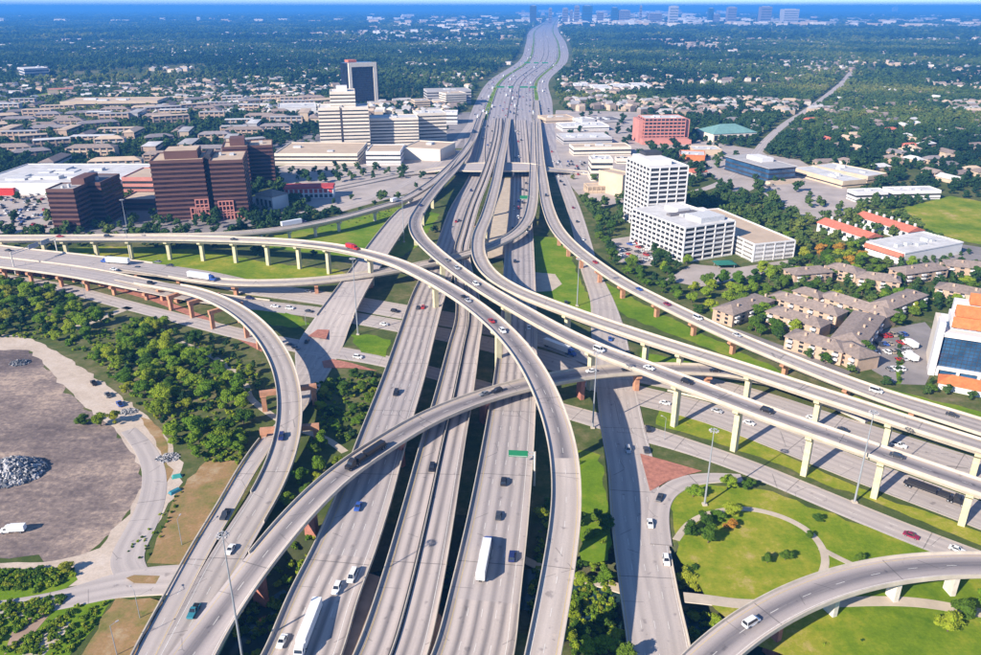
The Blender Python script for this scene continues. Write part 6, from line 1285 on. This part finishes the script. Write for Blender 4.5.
scatter([(578, 520), (606, 520), (612, 570), (580, 568)], 5.0, (.55, .85), ['green', 'yellow', 'dark'], '%s tree between the tallest flyover and the frontage bridge', 'trees by the frontage bridge', (0, 1))
scatter([(572, 598), (622, 600), (630, 668), (566, 668)], 5.6, (.5, .85), GMIX, '%s tree beside the creek at the bottom edge', 'trees by the creek', (0, 1))
scatter([(690, 600), (712, 604), (735, 612), (700, 650), (692, 640)], 5.0, (.4, .6), ['green', 'dark'], '%s shrubby tree between the frontage bridge and the near ramp', 'trees by the near ramp', (0, 1))
scatter([(775, 650), (815, 636), (850, 640), (862, 660), (790, 675)], 5.5, (.6, .9), ['green', 'green', 'yellow'], '%s tree under the near ramp at the bottom edge', 'trees under the near ramp', (0, 1))
scatter([(925, 632), (950, 612), (1000, 606), (1000, 640), (960, 640)], 6.5, (.7, 1.0), ['green', 'dark'], '%s tree at the bottom right corner', 'trees at the bottom right corner', (0, 1))
scatter([(235, 560), (262, 590), (250, 640), (285, 640), (322, 560), (300, 540)], 8, (.4, .7), ['dark', 'green'], '%s tree in the shaded creek hollow', 'trees in the creek hollow')
scatter([(585, 205), (606, 214), (616, 240), (640, 272), (668, 292), (700, 306), (720, 312), (716, 322), (690, 308), (650, 290), (614, 268), (596, 240)], 7.5, (.75, 1.1), ['dark', 'dark', 'dark', 'green'], '%s tree in the belt below the white offices', 'tree belt below the white offices')
scatter([(655, 248), (690, 262), (692, 276), (668, 285), (650, 262)], 7.5, (.8, 1.1), ['green', 'dark'], '%s tree at the corner of the broad white office', 'trees at the broad white office')
scatter([(692, 288), (735, 282), (790, 268), (800, 280), (778, 290), (740, 300), (700, 304)], 8, (.85, 1.25), ['dark'] * 4 + ['green'], '%s tree between the white offices and the apartments', 'trees above the apartments')
scatter([(735, 306), (780, 300), (790, 322), (800, 345), (770, 344), (748, 330)], 6, (.7, 1.25), ['dark', 'dark', 'green'], '%s tree among the lower apartments', 'trees among the lower apartments')
scatter([(820, 300), (870, 310), (880, 330), (870, 350), (840, 322)], 6, (.6, 1.0), ['dark', 'green'], '%s tree inside the apartment court', 'trees in the apartment court')
scatter([(868, 300), (905, 296), (925, 310), (900, 325), (878, 345), (868, 372), (850, 366), (866, 340), (880, 318)], 7.5, (.8, 1.15), ['dark', 'dark', 'green'], '%s tree along the car park of the apartments', 'trees along the apartment car park')
scatter([(812, 252), (860, 250), (868, 268), (850, 276), (824, 276)], 8, (.9, 1.25), ['autumn', 'yellow', 'green', 'autumn', 'yellow'], '%s tree in the bright clump behind the pink brick apartments', 'bright clump behind the apartments')
scatter([(780, 240), (830, 232), (880, 244), (868, 252), (820, 252), (800, 262)], 8, (.7, 1.1), ['green', 'green', 'dark', 'yellow'], '%s tree below the front tiled row', 'trees below the tiled rows')
scatter([(905, 262), (962, 250), (972, 254), (912, 268)], 5, (.35, .5), ['green'], '%s clipped tree in the hedge behind the white block', 'hedge behind the white block')
scatter([(855, 205), (935, 196), (938, 204), (890, 212), (862, 216)], 6.5, (.6, .9), ['green', 'dark'], '%s tree in the hedge of the olive field', 'hedge of the olive field')
scatter([(898, 338), (903, 338), (900, 382), (896, 382)], 3.0, (.25, .35), ['green', 'yellow'], '%s small tree in the planted car park bed', 'planted car park bed', (0, 1))
scatter([(800, 355), (850, 372), (890, 386), (925, 394), (922, 400), (880, 392), (830, 374)], 7.5, (.5, .8), ['green', 'dark', 'yellow'], '%s tree between the apartments and the outermost flyover', 'trees by the outermost flyover')
scatter([(925, 382), (985, 392), (985, 402), (930, 394)], 6, (.4, .7), ['green', 'dark'], '%s tree in front of the glass office', 'trees before the glass office')
scatter([(200, 205), (258, 212), (300, 212), (288, 224), (230, 230), (120, 232), (90, 232), (110, 224)], 10.5, (.7, 1.0), ['dark', 'green', 'dark'], '%s tree in front of the red brown towers', 'trees before the red brown towers')
scatter([(258, 170), (300, 172), (350, 168), (400, 172), (420, 178), (350, 182), (330, 180)], 11, (.6, .95), ['dark', 'green'], '%s tree in front of the cream podiums', 'trees before the cream podiums')
scatter([(330, 205), (360, 196), (372, 198), (345, 206)], 9, (.5, .8), ['green', 'dark'], '%s tree beside the hotel', 'trees beside the hotel')
scatter([(770, 284), (800, 262), (860, 258), (985, 268), (985, 300), (930, 312), (890, 322), (840, 330), (800, 318)], 7.0, (.6, 1.1), ['dark', 'dark', 'green'], '%s tree wedged between the apartment rows', 'trees between the apartment rows')
# park trees, one by one
for u, v, s, hue, lb in ((727, 489, .62, 'green', 'round green tree on the lawn beside the mast, right of it'), (693, 497, .6, 'green', 'round green tree on the lawn left of the mast'), (748, 490, .48, 'dark', 'dark small tree farthest right beside the frontage road'), (731, 516, .62, 'green', 'green tree on the curved path near the mast'), (690, 535, .6, 'dark', 'dark tree at the left end of the lawn clump'), (704, 527, .62, 'dark', 'dark tree in the middle of the lawn clump'), (708, 543, .62, 'dark', 'dark tree at the front of the lawn clump'), (718, 520, .5, 'green', 'small green tree at the back of the lawn clump'), (730, 529, .45, 'autumn', 'brownish small tree beside the lawn clump'),
      (689, 575, .8, 'yellow', 'yellow green tree beside the frontage bridge parapet'), (696, 568, .7, 'dark', 'dark tree behind the yellow green one on the lawn'), (785, 560, .42, 'dark', 'round dark bush in the middle of the lawn'), (767, 563, .38, 'dark', 'smaller dark bush left of the round one on the lawn'), (818, 521, .36, 'dark', 'lone small tree on the tan lawn strip'), (808, 538, .3, 'dark', 'tiny dark bush beside the curved path'), (859, 561, .3, 'dark', 'tiny dark bush beside the branching path'), (541, 520, .6, 'yellow', 'yellow green tree between the right carriageway and tallest flyover'),
      (84, 424, .62, 'dark', 'dark tree on the edge of the dirt lot'), (101, 426, .7, 'yellow', 'olive tree on the edge of the dirt lot'), (115, 424, .6, 'yellow', 'yellow olive tree on the edge of the dirt lot by the track'), (68, 572, .45, 'yellow', 'bright bush at the end of the weedy strip'), (60, 303, .5, 'dark', 'rusty dark bush beside the left frontage road')):
    b = P(u, v, 0); tree_pt(b.x, b.y, s * 1.25, hue, lb, None)
WEED = ('weed', )
# individuals: the 290 that show largest
TREES.sort(key=lambda t: -t[3] / math.hypot(t[0], t[1], t[2] - CAM_H))
solo = [t for t in TREES if t[6] is None]; rest = [t for t in TREES if t[6] is not None]
IND = solo + rest[:300 - len(solo)]; MASS = rest[300 - len(solo):]
HUEW = dict(green='leafy green', dark='dark green', yellow='yellow green', autumn='golden autumn')
for k, (x, y, z, s, hue, lb, gp) in enumerate(IND):
    rz = trd.uniform(0, 6.28); sz = s * trd.uniform(.7, 1.1)
    t = thing('tree', lb % HUEW[hue] if '%s' in lb else lb, 'tree', (x, y, z), rz, gp); t.scale = (s, s, sz)
    link('trunk', TRUNK[k % 3], t); link('crown', CM[hue, trd.randrange(7)], t)
# ---- masses of trees nobody could count: instanced on points
protos = bpy.data.collections.new('tree_kinds')
LOW = []
for k in range(6):
    V, F = lobes_crown(500 + k, 6, 160, .75, 4.2, 8.4)
    o = bpy.data.objects.new('tree_kind', mesh_from('tree_kind', V, F, LEAF_FAR)); protos.objects.link(o)
def mass(name, pts, label, rotseed=0, coll=None):
    """pts: array of x, y, z, scale xy, scale z"""
    pts = np.array(pts, dtype=np.float32)
    me = bpy.data.meshes.new(name); me.vertices.add(len(pts)); me.vertices.foreach_set('co', pts[:, :3].ravel())
    a = me.attributes.new('sc', 'FLOAT_VECTOR', 'POINT'); a.data.foreach_set('vector', np.stack([pts[:, 3], pts[:, 3], pts[:, 4]], -1).ravel().astype(np.float32))
    o = link(name, me, kind='stuff', label=label, category='trees')
    ng = bpy.data.node_groups.new(name, 'GeometryNodeTree'); ng.interface.new_socket('Geometry', in_out='INPUT', socket_type='NodeSocketGeometry'); ng.interface.new_socket('Geometry', in_out='OUTPUT', socket_type='NodeSocketGeometry')
    N = ng.nodes; Lk = ng.links; gi_ = N.new('NodeGroupInput'); go = N.new('NodeGroupOutput'); ip = N.new('GeometryNodeInstanceOnPoints')
    ci = N.new('GeometryNodeCollectionInfo'); ci.inputs['Collection'].default_value = coll or protos; ci.inputs['Separate Children'].default_value = True; ci.inputs['Reset Children'].default_value = True
    na = N.new('GeometryNodeInputNamedAttribute'); na.data_type = 'FLOAT_VECTOR'; na.inputs['Name'].default_value = 'sc'
    rv = N.new('FunctionNodeRandomValue'); rv.data_type = 'FLOAT_VECTOR'; rv.inputs[0].default_value = (0, 0, 0); rv.inputs[1].default_value = (0, 0, 6.283)
    ri = N.new('FunctionNodeRandomValue'); ri.data_type = 'INT'; ri.inputs[4].default_value = 0; ri.inputs[5].default_value = 5
    e2r = N.new('FunctionNodeEulerToRotation')
    Lk.new(gi_.outputs[0], ip.inputs['Points']); Lk.new(ci.outputs[0], ip.inputs['Instance']); ip.inputs['Pick Instance'].default_value = True
    Lk.new(ri.outputs[2], ip.inputs['Instance Index']); Lk.new(rv.outputs[0], e2r.inputs[0]); Lk.new(e2r.outputs[0], ip.inputs['Rotation'])
    Lk.new(na.outputs[0], ip.inputs['Scale']); Lk.new(ip.outputs[0], go.inputs[0])
    md = o.modifiers.new('scatter', 'NODES'); md.node_group = ng
    return o
rg = np.random.default_rng(3)
def grid_pts(y0, y1, sp, margin=60):
    ys = np.arange(y0, y1, sp); out = []
    for y in ys:
        hx = y * .70 + margin; xs = np.arange(-hx, hx, sp); q = np.stack([xs, np.full_like(xs, y)], -1); out.append(q)
    q = np.concatenate(out); q += rg.uniform(-.5, .5, q.shape) * sp * .95; return q
far = ROADS['FAR']
def off_highway(x, y, extra=12):
    cx = np.interp(y, far.p[:, 1], far.p[:, 0]); w = np.interp(y, far.p[:, 1], far.w); return (np.abs(x - cx) > w / 2 + extra) | (y > far.p[-1, 1])
rst = ROADS['RST']
def off_street(x, y):
    o = np.argsort(rst.p[:, 1]); cx = np.interp(y, rst.p[o, 1], rst.p[o, 0]); return (np.abs(x - cx) > 14) | (y < rst.p[o[0], 1]) | (y > rst.p[o[-1], 1])
def occ_arr(q):
    i = ((q[:, 0] - OX0) / OC).astype(int); j = ((q[:, 1] - OY0) / OC).astype(int); ok = (i >= 0) & (i < OCC.shape[0]) & (j >= 0) & (j < OCC.shape[1]); r_ = np.zeros(len(q), bool); c_ = OCC[i[ok], j[ok]]; r_[ok] = (c_ == 1) | ((c_ == 2) & (rg.random(len(c_)) > .14)); return r_
def dens(x, y):
    """how wooded the town is here, 0..1"""
    u = 490.5 + 770 * x / (y * _c + CAM_H * _s)
    d = np.where(u > 640, 1.1, np.where(u < 330, 1.0, .5))
    d = np.where((u > 640) & (y < 850), .62, d); d = np.where((u > 540) & (u < 650) & (y < 1500), .28, d)
    d = np.where((u > 330) & (u < 480) & (y < 1250), .12, d)
    d = np.where(y > 1700, .85, d)
    return d * (.55 + .95 * vnoise(x, y, 130, 1)) 
pts = []
q = grid_pts(470, 1750, 8.5); q = q[~occ_arr(q)]
vv = 327.5 - 770 * (q[:, 1] * _s - CAM_H * _c) / (q[:, 1] * _c + CAM_H * _s)
k = (rg.random(len(q)) < dens(q[:, 0], q[:, 1]) * np.clip((262 - vv) / 40, 0, 1)) & off_highway(q[:, 0], q[:, 1]) & off_street(q[:, 0], q[:, 1]); q = q[k]
s = rg.uniform(.55, 1.5, len(q)); pts.append(np.stack([q[:, 0], q[:, 1], np.full(len(q), -.4), s, s * rg.uniform(.8, 1.1, len(q))], -1))
mass('town_trees', np.concatenate(pts), 'trees scattered all through the town')
pts = []
for y0, y1, sp, sc, szm in ((1750, 4200, 13.5, 1.6, .95), (4200, 9500, 32, 3.8, .7), (9500, 26000, 100, 11, .4)):
    q = grid_pts(y0, y1, sp); d = np.clip(-.1 + 2.1 * vnoise(q[:, 0] + 900, q[:, 1], sp * 22, 5), .08, 1); d *= np.clip(.45 + 1.3 * vnoise(q[:, 0], q[:, 1], sp * 5, 6), 0, 1)
    uu = 490.5 + 770 * q[:, 0] / (q[:, 1] * _c + CAM_H * _s)
    city = (q[:, 1] > 6200) & (q[:, 1] < 15000) & (uu > 520) & (uu < 1000); d = np.where(city, d * .5, d)
    k = (rg.random(len(q)) < d) & off_highway(q[:, 0], q[:, 1], 20) & off_street(q[:, 0], q[:, 1]) & ~occ_arr(q); q = q[k]
    s = sc * rg.uniform(.55, 1.45, len(q)); pts.append(np.stack([q[:, 0], q[:, 1], np.full(len(q), -.5), s, s * szm * rg.uniform(.8, 1.2, len(q))], -1))
mass('far_woods', np.concatenate(pts), 'dark woods stretching to the horizon')
if MASS: mass('garden_trees', [(t[0], t[1], t[2], t[3], t[3]) for t in MASS], 'trees between the offices, apartments and flyovers')
# low scrub: bushes in the waste ground and verges
bushes = bpy.data.collections.new('bush_kinds')
for k in range(6):
    o = bpy.data.objects.new('bush_kind', mesh_from('bush_kind', *lobes_crown(700 + k, 4, 150, .30, 1.5, 1.7), (LEAF, LEAF_D, LEAF_Y, LEAF, LEAF_D, LEAF)[k])); bushes.objects.link(o)
sp_ = []
def scrub(px, n, s=(.5, 1.2), z=None):
    p = np.array([Pnp(u, v) for u, v in px]); x0, y0 = p.min(0); x1, y1 = p.max(0); X = rg.uniform(x0, x1, n * 3); Y = rg.uniform(y0, y1, n * 3); m = in_poly(X, Y, p); X = X[m][:n]; Y = Y[m][:n]; S = rg.uniform(*s, len(X))
    for x, y, s_ in zip(X, Y, S): sp_.append((x, y, float(gz(x, y)) - .1, s_, s_ * .9))
scrub([(-30, 573), (72, 569), (76, 577), (40, 592), (-30, 590)], 260, (.4, .9)); scrub([(-30, 606), (40, 600), (70, 596), (60, 606), (-10, 650), (-30, 650)], 220, (.4, .9)); scrub([(0, 652), (30, 636), (70, 612), (84, 604), (66, 624), (40, 655)], 120, (.3, .8)); scrub([(40, 655), (88, 610), (112, 598), (96, 622), (70, 655)], 90, (.3, .7))
scrub([(184, 338), (200, 342), (262, 370), (262, 392), (245, 384), (210, 358)], 160, (.4, 1.0)); scrub([(205, 440), (245, 450), (238, 470), (205, 462)], 70, (.4, .9)); scrub([(572, 560), (612, 562), (628, 655), (570, 655)], 260, (.5, 1.2)); scrub([(230, 600), (262, 560), (330, 520), (360, 520), (300, 655), (235, 655)], 240, (.5, 1.3)); scrub([(380, 560), (440, 520), (450, 560), (400, 650)], 120, (.5, 1.2)); scrub([(530, 560), (548, 500), (552, 560), (530, 650)], 120, (.5, 1.2))
scrub([(312, 385), (380, 372), (372, 410), (350, 446), (318, 430)], 180, (.4, 1.1)); scrub([(690, 590), (735, 608), (700, 655), (690, 640)], 120, (.4, 1.0)); scrub([(120, 560), (180, 490), (184, 495), (150, 560)], 30, (.3, .5)); scrub([(300, 220), (400, 208), (402, 215), (310, 232)], 40, (.4, .8)); scrub([(440, 655), (470, 520), (474, 530), (450, 655)], 60, (.5, 1.0))
scrub([(-20, 286), (110, 312), (60, 340), (-20, 338)], 200, (.6, 1.4)); scrub([(60, 340), (150, 320), (230, 385), (250, 440), (200, 460), (130, 395)], 420, (.6, 1.4)); scrub([(780, 620), (870, 630), (870, 660), (780, 660)], 60, (.4, .9))
mass('scrub', sp_, 'low scrub and weeds on waste ground and creek banks', coll=bushes)
# ---- distant roofs
hv = MB(); n = 0; rr = random.Random(9)
WALLM = [W_CREAM, W_WHITE, ROOF_G, SHINGLE, ROOF_T, ROOF_W]
def far_box(x, y, w, d, h, a, wm, rm, gab):
    ca, sa = math.cos(a), math.sin(a); T = lambda px, py, z: (x + px * ca - py * sa, y + px * sa + py * ca, z); k = len(hv.v); w /= 2; d /= 2
    hv.v += [T(-w, -d, 0), T(w, -d, 0), T(w, d, 0), T(-w, d, 0), T(-w, -d, h), T(w, -d, h), T(w, d, h), T(-w, d, h)]
    for f in ((0, 1, 5, 4), (1, 2, 6, 5), (2, 3, 7, 6), (3, 0, 4, 7)): hv.f.append(tuple(k + i for i in f)); hv.m.append(wm)
    if gab:
        hv.v += [T(-w, 0, h + d * .5), T(w, 0, h + d * .5)]
        for f in ((4, 5, 9, 8), (6, 7, 8, 9), (5, 6, 9), (7, 4, 8)): hv.f.append(tuple(k + i for i in f)); hv.m.append(rm)
    else: hv.f.append((k + 4, k + 5, k + 6, k + 7)); hv.m.append(rm)
while n < 6800:
    y = 1250 * (9000 / 1250) ** rr.random(); x = rr.uniform(-.7, .7) * y
    if not bool(off_highway(np.array([x]), np.array([y]), 25)[0]) or not bool(off_street(np.array([x]), np.array([y]))[0]) or (y < 1890 and abs(x) < 890 and occ_at(x, y)): continue
    if vnoise(np.array([x]), np.array([y]), 220, 12)[0] < .42: n += .2; continue
    n += 1; f = 1 if y < 3500 else 1.8
    if rr.random() < .90: far_box(x, y, rr.uniform(12, 22) * f, rr.uniform(10, 13) * f, rr.uniform(5.5, 9), rr.choice((0, 1.57, .4, 1.97)) + rr.uniform(-.2, .2), rr.choice((0, 4, 3)), rr.choice((2, 3, 3, 5, 2, 4) if x < 0 else (2, 3, 3, 3, 2, 4)), True)
    elif y > 2200 and rr.random() < .5: far_box(x, y, rr.uniform(25, 60), rr.uniform(20, 40), rr.uniform(7, 10), rr.uniform(-.2, .2), rr.choice((0, 1)), rr.choice((2, 2, 5, 4)), False)
for _ in range(620):                                                # pale commercial district on the plain before the skyline
    u = rr.uniform(515, 1000) if rr.random() < .75 else rr.uniform(0, 520); v = rr.uniform(13.5, 29) if u > 515 else rr.uniform(12, 24); q_ = P(u, v, 0)
    if not bool(off_highway(np.array([q_.x]), np.array([q_.y]), 60)[0]): continue
    far_box(q_.x, q_.y, rr.uniform(40, 130), rr.uniform(40, 90), rr.uniform(8, 45), rr.uniform(-.2, .2), rr.choice((0, 2, 4)), rr.choice((2, 2, 5, 4, 3)), False)
for _ in range(620):
    u = rr.gauss(610, 70) if rr.random() < .7 else rr.uniform(370, 520); v = rr.uniform(14, 27) if u > 520 else rr.uniform(19, 40); q_ = P(u, v, 0)
    if not bool(off_highway(np.array([q_.x]), np.array([q_.y]), 20)[0]): continue
    k_ = q_.y / 6000; far_box(q_.x, q_.y, rr.uniform(25, 90) * k_, rr.uniform(25, 60) * k_, rr.uniform(8, 34) * k_, rr.uniform(-.3, .3), rr.choice((0, 1, 4)), rr.choice((5, 5, 4, 2)), False)
hv.build('distant_roofs', WALLM, None, kind='stuff', label='countless pale roofs of the far suburbs and business district', category='roofs')

# ---- things alike in one group: say where in the group each stands
from collections import defaultdict
share = defaultdict(list); grp = defaultdict(list)
for o in COL.objects:
    if o.parent is None and 'label' in o.keys() and 'group' in o.keys():
        q_ = proj(*o.location); share[o['group'], o['label']].append((o, q_)); grp[o['group']].append(q_)
for (g, lb), lst in share.items():
    if len(lst) < 2: continue
    U = sorted(q_[0] for q_ in grp[g]); Vv = sorted(q_[1] for q_ in grp[g]); tq = lambda a, f: a[int((len(a) - 1) * f)]
    for o, (u, v) in lst:
        hx = 'leftmost' if u < tq(U, .2) else 'left' if u < tq(U, .4) else 'middle' if u < tq(U, .6) else 'right' if u < tq(U, .8) else 'rightmost'; vy = 'far' if v < tq(Vv, .33) else ('near' if v > tq(Vv, .67) else '')
        o['label'] = lb + ', ' + (vy + ' ' + hx).strip() + (' part' if len(lb.split()) < 14 else '')

# ================================================================== haze
m = bpy.data.materials.new('haze_air'); m.use_nodes = True; nt = m.node_tree; nt.nodes.remove(nt.nodes['Principled BSDF'])
pv = nt.nodes.new('ShaderNodeVolumePrincipled'); pv.inputs['Color'].default_value = (0.09, 0.38, 0.95, 1); pv.inputs['Density'].default_value = HAZE; pv.inputs['Anisotropy'].default_value = 0.0
nt.links.new(pv.outputs[0], nt.nodes['Material Output'].inputs['Volume'])
hz = MB().box(-62000, 62000, -3100, 71000, -9, 225).build('haze', [m], None, kind='stuff', label='pale blue haze over the plain')
hz.display_type = 'WIRE'
